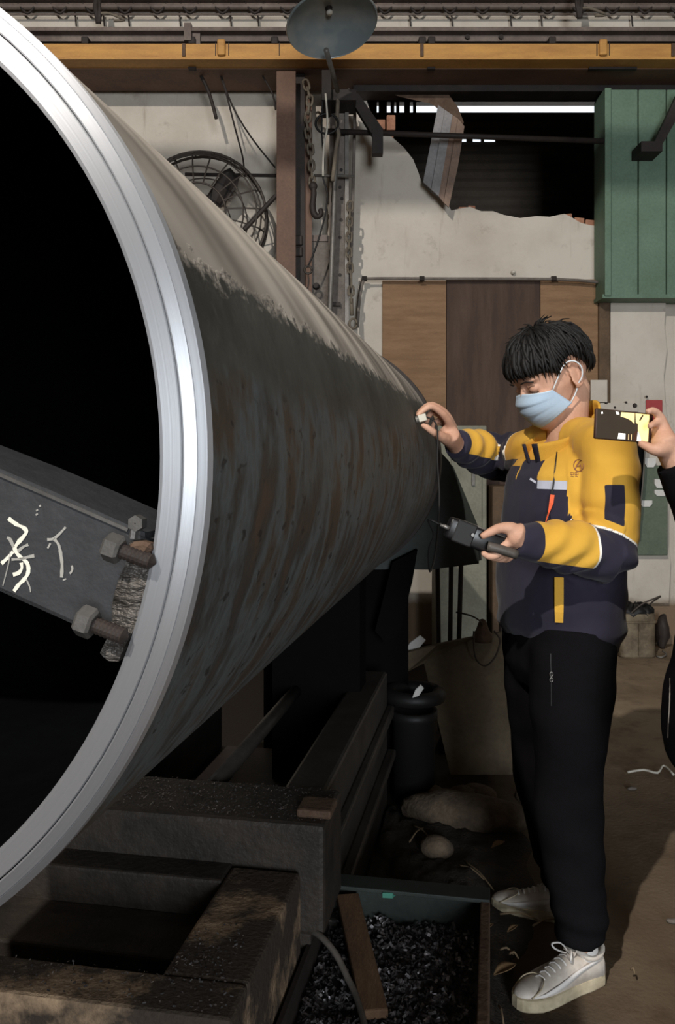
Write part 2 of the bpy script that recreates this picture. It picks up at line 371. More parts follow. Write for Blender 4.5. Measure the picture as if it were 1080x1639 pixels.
# horizontal conduit and its elbow
pc = thing('wall_conduit', 'thin pale conduit running level above the boards with an elbow at its end', 'pipe', at(760, 447, 6.1))
b = B(); tube(b, smoothpts([at(572, 524, 6.1), at(575, 480, 6.1), at(581, 450, 6.1), at(590, 446, 6.1), at(700, 446, 6.1), at(890, 447, 6.1), at(960, 452, 6.1)], 3), .011, 8); obj('pipe', b, M['concrete'], pc, True)
for u in (583, 886, 675):
    b = B(); tube(b, [at(u-4, 446, 6.1), at(u+4, 446, 6.1)], .019, 8); obj('coupling', b, M['dark_steel'], pc)
b = B(); ellip(b, at(821, 436, 6.18), .016, .03, .016); o = obj('hook_knob', b, M['white_wire'], None, True); tag(o, 'small white round knob on the plaster above the conduit', 'knob')

# ------------------------------------------------------------------ crane runway
BY = 5.8
def hbar(b, v0, v1, y0, y1, mi=0, x0=-7.9, x1=4.9, yr=None):
    z0, z1 = at(0, v1, y0).z, at(0, v0, y0).z; bx(b, x0, x1, y0, y1, z0, z1, mi=mi)
bm_ = thing('crane_beam', 'long brown steel crane beam spanning the wall above the column', 'beam', (0, BY, at(0, 118, BY).z))
b = B(); hbar(b, 43, 49, 5.800, 6.14); hbar(b, 49, 66, 5.860, 5.900); obj('upper_channel', b, M['grey_steel'], bm_)
b = B(); hbar(b, 66, 72, 5.900, 6.040); obj('shadow_gap_plate', b, M['dark_steel'], bm_)
b = B(); hbar(b, 96, 111, 5.800, 5.840); hbar(b, 108, 111, 5.800, 6.14); obj('lower_channel', b, M['brown_steel'], bm_)
b = B(); hbar(b, 66, 119, 6.040, 6.080); obj('web', b, M['dark_steel'], bm_)  # web carried lower to stop a light leak and draw the dark shade strip
for u in (302, 1095):
    b = B(); p = at(u, 56, 5.840); box(b, p, .05, .1, .12); box(b, p+V((.05, .02, -.02)), .06, .06, .09); obj('stiffener', b, M['grey_steel'], bm_)
for u in (138, 308, 440, 675, 882, 690):
    b = B(); p = at(u, 68, 5.840); box(b, p, .05, .08, .05, bev=.008); obj('beam_clip', b, M['dark_steel'], bm_)
for u, w in ((308, 6), (690, 6), (980, 38)):
    b = B(); p = at(u, 104, 5.790); box(b, p, w*2*.0043, .03, .07); obj('rail_clamp', b, M['dark_steel'], bm_)
for u, v in ((748, 44), (802, 44)):
    b = B(); lathe(b, [(.001, 0), (.017, 0), (.017, .02), (.001, .02)], at(u, v+14, 5.840), (0, 1, 0), 8); obj('bolt_head', b, M['dark_steel'], bm_)
yr = thing('yellow_rail', 'yellow painted rail running along the front of the brown beam', 'rail', (0, 5.740, at(0, 95, 5.740).z))
b = B(); hbar(b, 70, 91, 5.720, 5.780); obj('web', b, M['yellow_beam'], yr)
b = B(); hbar(b, 91, 95, 5.670, 5.800); obj('flange', b, M['yellow_beam'], yr)
for u in (354, 965):
    b = B(); box(b, at(u, 76, 5.705), .055, .03, .11, bev=.012); obj('bracket', b, M['yellow_beam'], yr)
for u in (294, 675, 1077):
    b = B(); box(b, at(u, 80, 5.715), .022, .012, .085); obj('strap', b, M['rust'], yr)
for u in (345, 366, 447, 955, 975):
    b = B(); box(b, at(u, 79, 5.719), .006, .006, .085); obj('joint_seam', b, M['dark_steel'], yr)
# dark haunch beam directly above the opening
b = B(); p0, p1 = at(565, 150, 6.08), at(960, 113, 6.08); bx(b, p0.x, 4.9, 6.04, 6.19, p0.z, p1.z); tag(obj('lintel_beam', b, M['dark_steel']), 'dark lintel beam over the broken wall opening', 'beam')
# roof joist with zigzag reinforcing bars
tj = thing('bar_joist', 'open web roof joist of thin bars above the crane beam', 'joist', (0, 6.0, at(0, 22, 6.0).z))
for v, r in ((-30, .02), (10, .022), (23, .008)):
    b = B(); tube(b, [V((-7.9, 6.13, at(0, v, 6.13).z)), V((4.9, 6.13, at(0, v, 6.13).z))], r, 8); obj('chord', b, M['grey_steel'], tj)
for i in range(26):
    u = -60+i*52; b = B(); pts = [at(u-20, 0, 6.12)]+[at(u+24*math.sin(t*.5), 22-18*abs(t)/3*abs(t)/3, 6.12) for t in (-3, -2, -1, 0, 1, 2, 3)]
    pts = [at(u-17, 2, 6.12), at(u-9, 14, 6.12), at(u-3, 20, 6.12), at(u+2, 20.5, 6.12), at(u+8, 15, 6.12), at(u+16, 2, 6.12)]
    tube(b, smoothpts(pts, 2), .009, 6); obj('web_bar', b, M['dark_steel'], tj, True)
for u in (120, 165, 205, 287, 368, 412, 655, 722, 816, 865, 1010):
    b = B(); tube(b, [at(u, 20, 6.15), at(u+2, 42, 6.15)], .006, 5); obj('hanger_wire', b, M['dark_steel'], tj)
b = B(); hbar(b, -14, -1, 6.08, 6.19); tag(obj('wall_plate', b, M['grey_steel']), 'grey wall plate along the top edge of the picture', 'beam')
def bundle(u, v, label):
    t = thing('rope_bundle', label, 'rope', at(u, v+22, 5.9)); b = B()
    for k in range(4): tube(b, smoothpts([at(u-2+k, v-34, 5.88), at(u-5+3*k+random.uniform(-2, 2), v-8, 5.86), at(u-3+2*k, v+6, 5.86), at(u-1+k, v+20, 5.88)], 3), .012, 6)
    obj('strands', b, M['dark_steel'], t, True); b = B()
    tube(b, smoothpts([at(u, v+4, 5.86), at(u+14, v+3, 5.86), at(u+30, v+8, 5.88), at(u+42, v+14, 5.9), at(u+25, v+15, 5.9)], 3), .01, 6); obj('loose_end', b, M['rope'], t, True)
bundle(157, 18, 'frayed rope bundle dangling from the joist at upper left'); bundle(927, 10, 'dark rope bundle dangling from the joist above the yellow bracket')

# ------------------------------------------------------------------ steel column, post, blocks
def fbox(b, u0, u1, v0, v1, y, d, mi=0, bev=0):
    a, c = at(u0, v1, y), at(u1, v0, y); bx(b, a.x, c.x, y, y+d, a.z, c.z, mi=mi, bev=bev)
def fbox0(b, u0, u1, v0, y, d, bev=0):
    a, c = at(u0, v0, y), at(u1, v0, y); bx(b, a.x, c.x, y, y+d, 0, c.z, bev=bev)
sc_ = thing('steel_column', 'brown steel column with a dark side standing below the crane beam', 'column', (at(460, 0, 5.75).x, 5.75, 0))
b = B(); fbox0(b, 442.5, 473, 114, 5.72, .03); obj('front_flange', b, M['brown_steel'], sc_)
b = B(); fbox0(b, 470, 487.5, 118, 5.86, .05); obj('side_plate', b, M['dark_steel'], sc_)
b = B(); fbox0(b, 487, 499, 150, 5.9, .06); obj('back_flange', b, M['brown_steel'], sc_)
b = B()
for v in (384, 402): fbox(b, 468, 484, v-8, v+8, 5.84, .02, bev=.01)
obj('torn_lug', b, M['dark_steel'], sc_)
gb = thing('grey_block', 'grey concrete stub behind the column below the hanging hook', 'block', (at(500, 0, 5.97).x, 5.97, 0))
b = B(); fbox0(b, 474, 527, 376, 5.97, .2, bev=.01); obj('body', b, M['concrete'], gb)
b = B(); fbox(b, 476, 524, 376, 386, 5.955, .02); obj('top_edge', b, M['grey_steel'], gb)
for u, v in ((506, 458), (480, 440)):
    b = B(); lathe(b, [(.001, -.03), (.02, -.03), (.026, .01), (.001, .012)], at(u, v, 5.96), (0, 1, 0), 10); obj('bolt', b, M['dark_steel'], gb)
gpst = thing('grey_post', 'grey drilled steel post standing right of the brown column', 'post', (at(542, 0, 5.9).x, 5.9, 0))
b = B(); fbox0(b, 527, 557, 150, 5.92, .06); obj('face', b, M['concrete'], gpst)
b = B(); fbox0(b, 552, 558, 156, 5.9, .05); obj('edge_angle', b, M['galv'], gpst)
for v in (272, 300, 318, 352, 380, 440):
    b = B(); lathe(b, [(.001, -.006), (.012, -.006), (.012, .002), (.001, .002)], at(544+(v % 5), v, 5.92), (0, 1, 0), 8); obj('bolt', b, M['dark_steel'], gpst)
b = B(); fbox(b, 526, 545, 483, 489, 5.88, .05); obj('foot_bracket', b, M['dark_steel'], gpst)
# thin level pipe and fan rod
def rod(name, pts, r, m, label, cat, n=8, sm=False, k=3):
    b = B(); tube(b, smoothpts(pts, k) if sm else pts, r, n); return tag(obj(name, b, m, None, True), label, cat)
rod('level_pipe', [at(523, 210, 5.88), at(966, 226, 5.95)], .02, M['dark_steel'], 'dark level pipe crossing the wall opening from the grey post', 'pipe')
rod('level_rod', [at(502, 281, 5.86), at(566, 282, 5.86)], .01, M['galv'], 'short level rod across the grey post below the cable loop', 'rod')
rod('lamp_post_pipe', [at(541, 205, 5.78), at(536, 290, 5.78), at(528, 492, 5.78), V((at(526, 0, 5.78).x, 5.78, 0))], .017, M['galv'], 'slim upright pipe in front of the grey post', 'pipe')
rod('thin_pipe', [at(568, 170, 6.0), at(567, 215, 6.0), at(564, 330, 6.0), at(560, 470, 6.0)], .012, M['concrete'], 'thin pale pipe right of the grey post beside the chain', 'pipe', sm=True)
# diagonal wall bracket left of hole, with plate
wb = thing('corbel_bracket', 'dark diagonal steel bracket left of the broken opening', 'bracket', at(600, 240, 5.8))
b = B(); prism(b, [at(u, v, 5.8) for u, v in ((556, 140), (574, 150), (612, 205), (600, 222), (565, 165))], (0, .06, 0)); obj('arm', b, M['dark_steel'], wb)
b = B(); fbox(b, 596, 613, 205, 245, 5.78, .08); obj('end_plate', b, M['dark_steel'], wb)
wb = thing('corbel_bracket', 'dark diagonal steel bracket on the green cladding', 'bracket', at(1050, 235, 5.8))
b = B(); prism(b, [at(u, v, 5.8) for u, v in ((1044, 234), (1056, 238), (1100, 160), (1090, 138))], (0, .06, 0)); obj('arm', b, M['dark_steel'], wb)
b = B(); fbox(b, 1026, 1060, 226, 242, 5.78, .2); obj('end_plate', b, M['dark_steel'], wb)
# torn hanging sheet in the hole
ts = thing('torn_sheet', 'torn strips of roofing sheet hanging down inside the broken opening', 'sheet', at(710, 320, 6.1))
b = B(); prism(b, [at(u, v, 6.1) for u, v in ((592, 137), (655, 146), (716, 149), (733, 172), (742, 196), (737, 206), (716, 186), (690, 166), (640, 155))], (0, .02, .01)); obj('folded_flap', b, M['rust'], ts)
for (q, m, y) in ((((701, 168), (712, 176), (690, 303), (677, 291)), 'sheet_blue', 6.06), (((712, 176), (724, 184), (702, 314), (690, 303)), 'sheet_blue', 6.04),
               (((724, 184), (733, 190), (710, 324), (702, 314)), 'sheet_brown', 6.05), (((733, 190), (743, 202), (732, 270), (718, 332), (710, 324)), 'sheet_brown', 6.03)):
    b = B(); prism(b, [at(u, v, y) for u, v in q], (0, .015, 0)); obj('strip', b, M[m], ts)

# ------------------------------------------------------------------ chains, hook, cables
def link_mesh(L, w, r):
    b = B(); pts = []
    for k in range(13):
        a = 2*math.pi*k/12; pts.append(V((w*math.cos(a), 0, (L/2-w)*(1 if math.sin(a) > 0 else -1)*(1 if abs(math.sin(a)) > .01 else 0)+w*math.sin(a))))
    tube(b, pts, r, 6); bmesh.ops.recalc_face_normals(b, faces=b.faces); me = bpy.data.meshes.new('link'); b.to_mesh(me); b.free()
    me.polygons.foreach_set('use_smooth', [True]*len(me.polygons)); return me
def chain(pts, L, w, r, m, label, y):
    t = thing('chain', label, 'chain', at(pts[0][0], pts[0][1], y)); me = link_mesh(L, w, r); me.materials.append(m)
    P = [at(u, v, y) for u, v in pts]; d = 0; k = 0
    for a, c in zip(P, P[1:]):
        seg = (c-a).length
        while d < seg:
            o = link('link', me, t); dr = (c-a).normalized(); R = V((0, 0, 1)).rotation_difference(dr).to_matrix() @ Matrix.Rotation(k % 2*math.pi/2, 3, 'Z')
            o.matrix_local = Matrix.Translation(a+dr*d-worg(t)) @ R.to_4x4(); d += (L-2.2*r); k += 1
        d -= seg
    return t
chain([(490, 136), (496, 158), (491, 200), (497, 240), (500, 298)], .075, .02, .0085, M['rope'], 'rusty lifting chain hanging beside the brown column', 5.82)
ch2 = chain([(560, 330), (558, 400), (562, 450), (562, 478)], .07, .018, .0075, M['rope'], 'pale chain hanging down right of the grey post', 5.85)
hk = thing('crane_hook', 'iron hook hanging below the rusty chain by the column', 'hook', at(505, 348, 5.82))
b = B(); tube(b, smoothpts([at(501, 296, 5.82), at(502, 312, 5.82), at(500, 328, 5.82), at(502, 341, 5.82), at(508, 347, 5.82), at(514, 342, 5.82), at(512, 334, 5.82)], 4), [.02]*8+[.022]*8+[.018]*8+[.012], 10); obj('hook_body', b, M['dark_steel'], hk, True)
b = B(); ellip(b, at(501, 298, 5.82), .03, .025, .032); obj('swivel', b, M['dark_steel'], hk, True)
cy = 5.66
rod('hanging_cable', [at(516, 150, cy), at(515, 215, cy), at(519, 260, cy), at(517, 285, cy), at(524, 310, cy), at(519, 350, cy), at(504, 400, cy), at(492, 428, cy)], .006, M['black'], 'thin dark cable hanging down to the small ring', 'cable', 6, True)
rod('hanging_cable', [at(521, 150, cy-.02), at(524, 200, cy-.02), at(518, 235, cy-.02), at(517, 282, cy-.02)], .007, M['white_wire'], 'pale cable ending in a small plug beside the loop', 'cable', 6, True)
rod('cable_loop', [at(523+18*math.cos(a), 198+16*math.sin(a), cy-.012) for a in [x*.35-1.2 for x in range(18)]], .008, M['black'], 'black cable loop hung in front of the grey post', 'cable', 6, True)
rod('twisted_cord', [at(541, 155, 5.72), at(539, 200, cy), at(542, 215, cy), at(538, 235, cy), at(535, 262, cy), at(532, 290, cy)], .014, M['rope'], 'thick twisted cord tied to the top of the slim pipe', 'cord', 7, True)
rg = thing('iron_ring', 'small iron ring hung on the dark cable over the grey block', 'ring', at(493, 432, cy))
b = B(); tube(b, [at(493+6*math.cos(a), 432+6*math.sin(a), cy) for a in [x*.5 for x in range(14)]], .008, 6); obj('ring_body', b, M['wire'], rg, True)
b = B(); tube(b, smoothpts([at(492, 437, cy), at(494, 450, cy), at(492, 462, cy)], 3), .005, 5); obj('tail', b, M['wire'], rg, True)
rg = thing('iron_ring', 'open ring at the bottom of the pale chain', 'ring', at(566, 520, 5.85))
b = B(); tube(b, [at(562, 478, 5.85), at(563, 505, 5.85)], .014, 6); tube(b, [at(565+6*math.cos(a), 518+8*math.sin(a), 5.85) for a in [x*.5 for x in range(14)]], .008, 6); obj('ring_body', b, M['rope'], rg, True)
for pts, lab in (([(320, 118), (335, 150), (346, 190)], 'thick dark cord stub hanging under the crane beam'), ([(352, 118), (362, 150), (376, 205), (388, 250), (391, 276)], 'thin wire drooping from the beam to the fan rod'),
                 ([(353, 118), (372, 170), (402, 220), (440, 268)], 'thin wire slanting from the beam to the brown column'), ([(418, 118), (436, 150), (441, 176)], 'short thin wire hanging close by the column top')):
    rod('hanging_wire', [at(u, v, 5.9) for u, v in pts], .012 if 'thick' in lab else .006, M['dark_steel'], lab, 'wire', 6, True)

# ------------------------------------------------------------------ dish lamp
def dish_lamp(O, A, R, label, rodpts=None):
    t = thing('dish_lamp', label, 'lamp', O); A = V(A).normalized()
    b = B(); prof = [(.022, 0), (.06, .006), (.13*R/.25, .032*R/.25), (.2*R/.25, .07*R/.25), (R, .115*R/.25), (R+.004, .117*R/.25), (R+.002, .123*R/.25)]
    out = [(r+.006, h-.008) for r, h in prof[::-1]]
    lathe(b, prof+out, O, A, 48); obj('reflector', b, M['dish'], t, True)
    b = B(); lathe(b, [(.001, -.12), (.04, -.12), (.05, -.08), (.05, -.012), (.02, -.004), (.018, .02), (.001, .02)], O, A, 20); obj('socket_housing', b, M['dark_steel'], t, True)
    b = B(); lathe(b, [(.012, .02), (.02, .028), (.016, .04), (.001, .042)], O, A, 14); obj('bulb_cap', b, M['white_wire'], t, True)
    if rodpts:
        b = B(); tube(b, rodpts, .016, 8); obj('support_rod', b, M['galv'], t, True)
    return t
k = NT('lamp_enamel'); c = k.mix(k.step(k.noise(k.o, 3, 4), .4, .6), lin((150, 152, 148)), lin((118, 128, 130))); k.l(c, k.b.inputs['Base Color'])
k.b.inputs['Roughness'].default_value = .35; k.b.inputs['Metallic'].default_value = .1; M['dish'] = k.m
LY = 4.9
A = V((.18, -.26, -1)).normalized(); Orim = at(531, 38, LY)
dish_lamp(Orim-A*.11, A, .26, 'large grey dish lamp hanging in front of the crane beam', [at(522, 80, 5.0), at(533, 120, 5.3), at(540, 146, 5.6)])
b = B(); fbox(b, 515, 530, 112, 160, 5.64, .30); fbox(b, 529, 570, 143, 160, 5.7, .24); tag(obj('junction_box', b, M['dark_steel']), 'dark junction box at the head of the slim pipe', 'box')
# the working lamp behind the camera that lights the hall, and the crane girder that throws the band of shade
lt = thing('work_lamp', 'bare work lamp on a cord behind the camera', 'lamp', LAMP)
b = B(); tube(b, [LAMP+V((0, 0, .09)), V((LAMP.x, LAMP.y, 6.6))], .008, 6); obj('cord', b, M['black'], lt)
b = B(); lathe(b, [(.001, .16), (.03, .16), (.035, .075), (.001, .07)], LAMP, (0, 0, 1), 12); obj('socket', b, M['black'], lt)
gd = thing('crane_girder', 'travelling crane girder overhead behind the picture', 'beam', (0, 1, 4.04))
zg = lambda v: LAMP.z+(at(0, v, WY).z-LAMP.z)*(1.0-LAMP.y)/(WY-LAMP.y)
b = B(); bx(b, -7.95, 4.95, .97, 1.03, zg(328), zg(240)); obj('girder_web', b, M['yellow_beam'], gd)

# ------------------------------------------------------------------ wall fan
fn = thing('wall_fan', 'large wire cage wall fan half hidden behind the big pipe', 'fan', at(322, 352, 5.95))
FC = (322, 352); fy = 5.85
for rp, y, r in ((105, 0, .011), (98, -.05, .006), (92, -.1, .006), (72, -.13, .006), (45, -.15, .007), (105, .1, .01), (72, .12, .005), (45, .13, .005)):
    b = B(); s = rp*5.9/FPX; c = at(FC[0], FC[1], 5.9); pts = [c+V((s*math.cos(a), y-.05, s*math.sin(a))) for a in [2*math.pi*i/40 for i in range(41)]]
    tube(b, pts, r, 5, cap=False); obj('cage_ring', b, M['wire'], fn, True)
for i in range(20):
    a = 2*math.pi*(i+.3)/20; c = at(FC[0], FC[1], 5.9); b = B()
    tube(b, [c+V((math.cos(a)*s, y-.05, math.sin(a)*s)) for s, y in ((.19, -.15), (.31, -.13), (.42, -.08), (.459, 0), (.459, .1))], .0055, 5); obj('cage_spoke', b, M['wire'], fn)
c = at(FC[0], FC[1], 5.9)
for i in range(3):
    a = math.radians(57)+i*2*math.pi/3; d = V((math.cos(a), 0, math.sin(a))); e = V((-math.sin(a), 0, math.cos(a))); b = B()
    r0 = [c+d*s+e*w+V((0, .03*k, 0)) for s, w, k in ((.06, -.03, 0), (.16, -.06, 1), (.34, -.075, 1), (.40, -.05, 1), (.41, .02, -1), (.36, .05, -1), (.16, .05, -1), (.06, .03, 0))]
    prism(b, r0, (0, .012, 0)); obj('blade', b, M['dark_steel'], fn)
b = B(); lathe(b, [(.001, -.1), (.07, -.09), (.09, 0), (.09, .16), (.001, .18)], c, (0, 1, 0), 20); obj('motor_hub', b, M['dark_steel'], fn, True)
b = B(); tube(b, [at(296, 279, 5.92), at(445, 281, 5.92)], .013, 7); obj('mount_rod', b, M['dark_steel'], fn)
b = B(); tube(b, [at(391, 368, 5.74), at(441, 314, 5.8)], .017, 7); obj('stay_rod', b, M['dark_steel'], fn)

# ------------------------------------------------------------------ the big steel pipe
SC = .678
AX = V((252/FPX, 1, 0)).normalized(); PX = V((AX.y, -AX.x, 0)); ZX = V((0, 0, 1))
CY = V((-.759*SC, SC, HC+.0039*SC)); RO, RM, RI, LEN = .632*SC, .61*SC, .584*SC, 2.50
def ringpt(u, v, off=0.0):
    d = V(((u-UC)/FPX, 1, (VC-v)/FPX)); C0 = V((0, 0, HC)); t = ((CY+AX*off-C0).dot(AX))/d.dot(AX); return C0+d*t
def surf(u, v, R=None):
    d = V(((u-UC)/FPX, 1, (VC-v)/FPX)); o = V((0, 0, HC))-CY; R = R or RO
    d2 = d-AX*d.dot(AX); o2 = o-AX*o.dot(AX); a = d2.dot(d2); bb = o2.dot(d2); c = o2.dot(o2)-R*R
    disc = bb*bb-a*c; t = (-bb-math.sqrt(max(disc, 0)))/a
    return V((0, 0, HC))+d*t
def pipe_mat():
    k = NT('pipe_wall'); sp = k.n('ShaderNodeSeparateXYZ'); k.l(k.o, sp.inputs[0]); x, y, z = sp.outputs[0], sp.outputs[1], sp.outputs[2]
    ang = k.math('MULTIPLY', k.math('ARCTAN2', z, x), 180/math.pi)
    n1 = k.noise(k.o, 5, 6, .65); n2 = k.noise(k.o, 26, 5, .7); n4 = k.noise(k.o, 2.2, 4)
    cv = k.n('ShaderNodeCombineXYZ'); k.l(y, cv.inputs[0]); k.l(k.math('MULTIPLY', ang, .004), cv.inputs[1]); st = k.noise(cv.outputs[0], 9, 5, .62)
    cv2 = k.n('ShaderNodeCombineXYZ'); k.l(k.math('ADD', y, k.math('MULTIPLY', ang, .006)), cv2.inputs[0]); k.l(k.math('MULTIPLY', ang, .003), cv2.inputs[1]); dst = k.noise(cv2.outputs[0], 6.5, 2, .4)
    cv3 = k.n('ShaderNodeCombineXYZ'); k.l(y, cv3.inputs[0]); k.l(k.math('MULTIPLY', ang, .012), cv3.inputs[1]); dr = k.noise(cv3.outputs[0], 34, 3, .5)
    # oily dark belt, then vertical streaks of blue-grey primer and rust below the drip line
    belt = k.mix(k.step(n1, .35, .68), lin((88, 88, 82)), lin((58, 57, 53)))
    belt = k.mix(k.math('MULTIPLY', k.step(n2, .55, .72), .5), belt, lin((96, 96, 90)))
    low = k.ramp(st, [(.30, lin((56, 52, 48))), (.42, lin((76, 67, 58))), (.50, lin((88, 96, 98))), (.60, lin((62, 60, 57))), (.70, lin((80, 67, 57)))])
    low = k.mix(k.math('MULTIPLY', k.step(dr, .63, .68), .8), low, lin((34, 33, 34)))
    low = k.mix(k.math('MULTIPLY', k.step(n4, .4, .7), .35), low, lin((62, 58, 54)))
    nb = k.math('MULTIPLY', k.math('SUBTRACT', n1, .5), 26)
    nb2 = k.math('ADD', nb, k.math('MULTIPLY', k.math('SUBTRACT', n2, .5), 12))
    c = k.mix(k.step(k.math('ADD', ang, k.math('MULTIPLY', nb2, .4)), 7, 10.5), low, belt)
    dust = k.mix(k.step(dst, .36, .64), lin((116, 109, 100)), lin((206, 196, 182)))
    dust = k.mix(k.math('MULTIPLY', k.step(n4, .5, .75), .15), dust, lin((120, 112, 102)))
    edge = k.math('ADD', k.math('ADD', ang, k.math('MULTIPLY', nb2, .2)), k.math('MULTIPLY', k.math('SUBTRACT', dr, .5), 9))
    sel = k.step(k.math('SUBTRACT', edge, k.math('MULTIPLY', y, 2.4)), 19.8, 22.3)
    c = k.mix(sel, c, dust)
    k.l(c, k.b.inputs['Base Color'])
    k.l(k.math('ADD', k.math('MULTIPLY', sel, .3), .6), k.b.inputs['Roughness']); k.b.inputs['Specular IOR Level'].default_value = .25
    k.bump(k.math('MULTIPLY', k.math('ADD', n2, n1), k.math('SUBTRACT', 1.0, k.math('MULTIPLY', sel, .9))), .35, .006); return k.m
def machined():
    k = NT('machined_steel'); sp = k.n('ShaderNodeSeparateXYZ'); k.l(k.o, sp.inputs[0])
    r = k.math('SQRT', k.math('ADD', k.math('MULTIPLY', sp.outputs[0], sp.outputs[0]), k.math('MULTIPLY', sp.outputs[2], sp.outputs[2])))
    cv = k.n('ShaderNodeCombineXYZ'); k.l(r, cv.inputs[0]); a = k.noise(cv.outputs[0], 420, 3, .6); nn = k.noise(k.o, 7, 5)
    c = k.mix(k.math('MULTIPLY', a, .35), lin((186, 188, 192)), lin((154, 156, 160))); c = k.mix(k.math('MULTIPLY', k.step(nn, .55, .8), .3), c, lin((170, 164, 156)))
    k.l(c, k.b.inputs['Base Color']); k.b.inputs['Metallic'].default_value = .78; k.b.inputs['Roughness'].default_value = .46; k.b.inputs['Anisotropic'].default_value = .8
    tg = k.n('ShaderNodeTangent'); tg.direction_type = 'RADIAL'; tg.axis = 'Y'; k.l(tg.outputs[0], k.b.inputs['Tangent']); k.b.inputs['Anisotropic Rotation'].default_value = .25
    k.bump(a, .12, .002); return k.m
M['pipe'] = pipe_mat(); M['machined'] = machined()
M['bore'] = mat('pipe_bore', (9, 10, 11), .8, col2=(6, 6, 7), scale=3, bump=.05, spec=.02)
bp = thing('steel_pipe', 'huge dark steel pipe with a bright machined end ring', 'pipe', CY); bp.rotation_euler = (0, 0, -math.atan2(AX.x, AX.y))
def pobj(name, prof, m, n=160, smooth=True, caps=False):
    b = B(); lathe(b, prof, (0, 0, 0), (0, 1, 0), n, caps=caps); bmesh.ops.recalc_face_normals(b, faces=b.faces)
    me = bpy.data.meshes.new(name); b.to_mesh(me); b.free(); me.materials.append(m)
    if smooth:
        me.polygons.foreach_set('use_smooth', [True]*len(me.polygons)); me.set_sharp_from_angle(angle=math.radians(20))
    o = bpy.data.objects.new(name, me); COL.objects.link(o); o.parent = bp; return o
def ringprof(p): return p+[p[0]]
pobj('outer_shell', ringprof([(RO-.003, .012), (RO-.0008, .0125)]+[(RO-.0008, .0125+(LEN-.0125)*i/24) for i in range(1, 25)]+[(RO-.006, LEN), (RO-.006, .02)]), M['pipe'])
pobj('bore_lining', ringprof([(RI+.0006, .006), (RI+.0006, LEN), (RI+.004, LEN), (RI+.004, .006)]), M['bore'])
pobj('end_ring_inner', ringprof([(RI, .004), (RI, -.005), (RI+.003, -.0068), (RM-.0012, -.0074), (RM-.0006, -.006), (RM-.0006, .01), (RI+.004, .01)]), M['machined'])
pobj('end_ring_outer', ringprof([(RM+.0003, .01), (RM+.0003, -.0066), (RM+.0015, -.0074), (RM+.0095, -.0034), (RM+.0099, -.0024), (RM+.0103, -.003), (RO-.001, .0004), (RO+.0006, .002), (RO+.0006, .014), (RO-.004, .014)]), M['machined'])
pobj('far_flange', ringprof([(RO-.002, LEN-.04), (RO+.010, LEN-.036), (RO+.010, LEN+.04), (RI, LEN+.04), (RI, LEN-.04)]), M['dark_steel'])
# closing disc of the lathe chuck at the far end
ck = thing('lathe_chuck', 'dark round chuck gripping the far end of the pipe', 'chuck', CY+AX*(LEN+.05))
b = B(); lathe(b, [(.001, 0), (.40, 0), (.43, .03), (.43, .14), (.001, .16)], CY+AX*(LEN+.05), AX, 64); obj('face_plate', b, M['mach_green'], ck, True)

# ------------------------------------------------------------------ brace bolted across the bore
bz = thing('spider_brace', 'dark steel brace bar with chalk marks bolted inside the pipe end', 'brace', ringpt(120, 900, .04))
def rprism(b, px, o0, o1): prism(b, [ringpt(u, v, o0) for u, v in px], AX*(o1-o0))
b = B(); rprism(b, [(-260, 655), (0, 757), (100, 800), (205, 846), (245, 868), (232, 905), (200, 975), (185, 1018), (120, 1000), (0, 946), (-260, 845)], .012, .03); obj('web', b, M['brace'], bz)
b = B(); rprism(b, [(-260, 655), (0, 757), (100, 800), (205, 846), (203, 851), (100, 806), (0, 763), (-260, 662)], .010, .016); obj('edge_highlight', b, M['zinc'], bz)  # bright strip that paints the highlight along the brace's top edge
b = B(); rprism(b, [(-260, 648), (0, 750), (100, 793), (232, 852), (232, 862), (205, 846), (100, 800), (0, 757), (-260, 655)], .012, .10); obj('flange', b, M['brace'], bz)
b = B(); rprism(b, [(-260, 838), (0, 940), (120, 994), (185, 1012), (185, 1018), (120, 1000), (0, 946), (-260, 845)], .012, .10); obj('flange', b, M['brace'], bz)
def rough(bm, amt, sc):
    for v in bm.verts: v.co += noise.noise_vector(v.co*sc)*amt
b = B(); rprism(b, [(212, 868), (246, 872), (246, 905), (238, 945), (222, 985), (206, 1025), (190, 1062), (175, 1055), (161, 1042), (180, 1005), (196, 972), (190, 935), (200, 905)], -.004, .07)
bmesh.ops.triangulate(b, faces=b.faces[:]); bmesh.ops.subdivide_edges(b, edges=b.edges[:], cuts=3, use_grid_fill=True); rough(b, .006, 34); obj('end_block', b, M['cast'], bz)
b = B(); rprism(b, [(205, 868), (232, 866), (244, 874), (226, 902), (205, 905), (196, 890)], -.012, .0); bmesh.ops.bevel(b, geom=b.edges[:], offset=.003, segments=1, affect='EDGES'); obj('clamp_lug', b, M['rust'], bz)
def bolt(px, tip, r, off, m, label=None):
    a, c = ringpt(*px, off), ringpt(*tip, off); d = (c-a).normalized()
    q = bz; b = B(); lathe(b, [(.0005, 0), (r*.85, 0), (r, .002), (r, .011), (r*.8, .013), (.0005, .013)], a-d*.006, d, 6, U=AX+ZX*.5); h = obj('hex_head', b, m, q)
    b = B(); lathe(b, [(.0005, .01)]+[(r*(.55 if i % 2 else .48), .012+i*.0016) for i in range(16)]+[(.0005, .04)], a-d*.006, d, 14, U=AX); obj('thread', b, M['dark_steel'], q)
bolt((181, 877), (225, 893), .0105, -.012, M['zinc']); bolt((138, 995), (182, 1012), .0115, -.012, M['zinc']); 
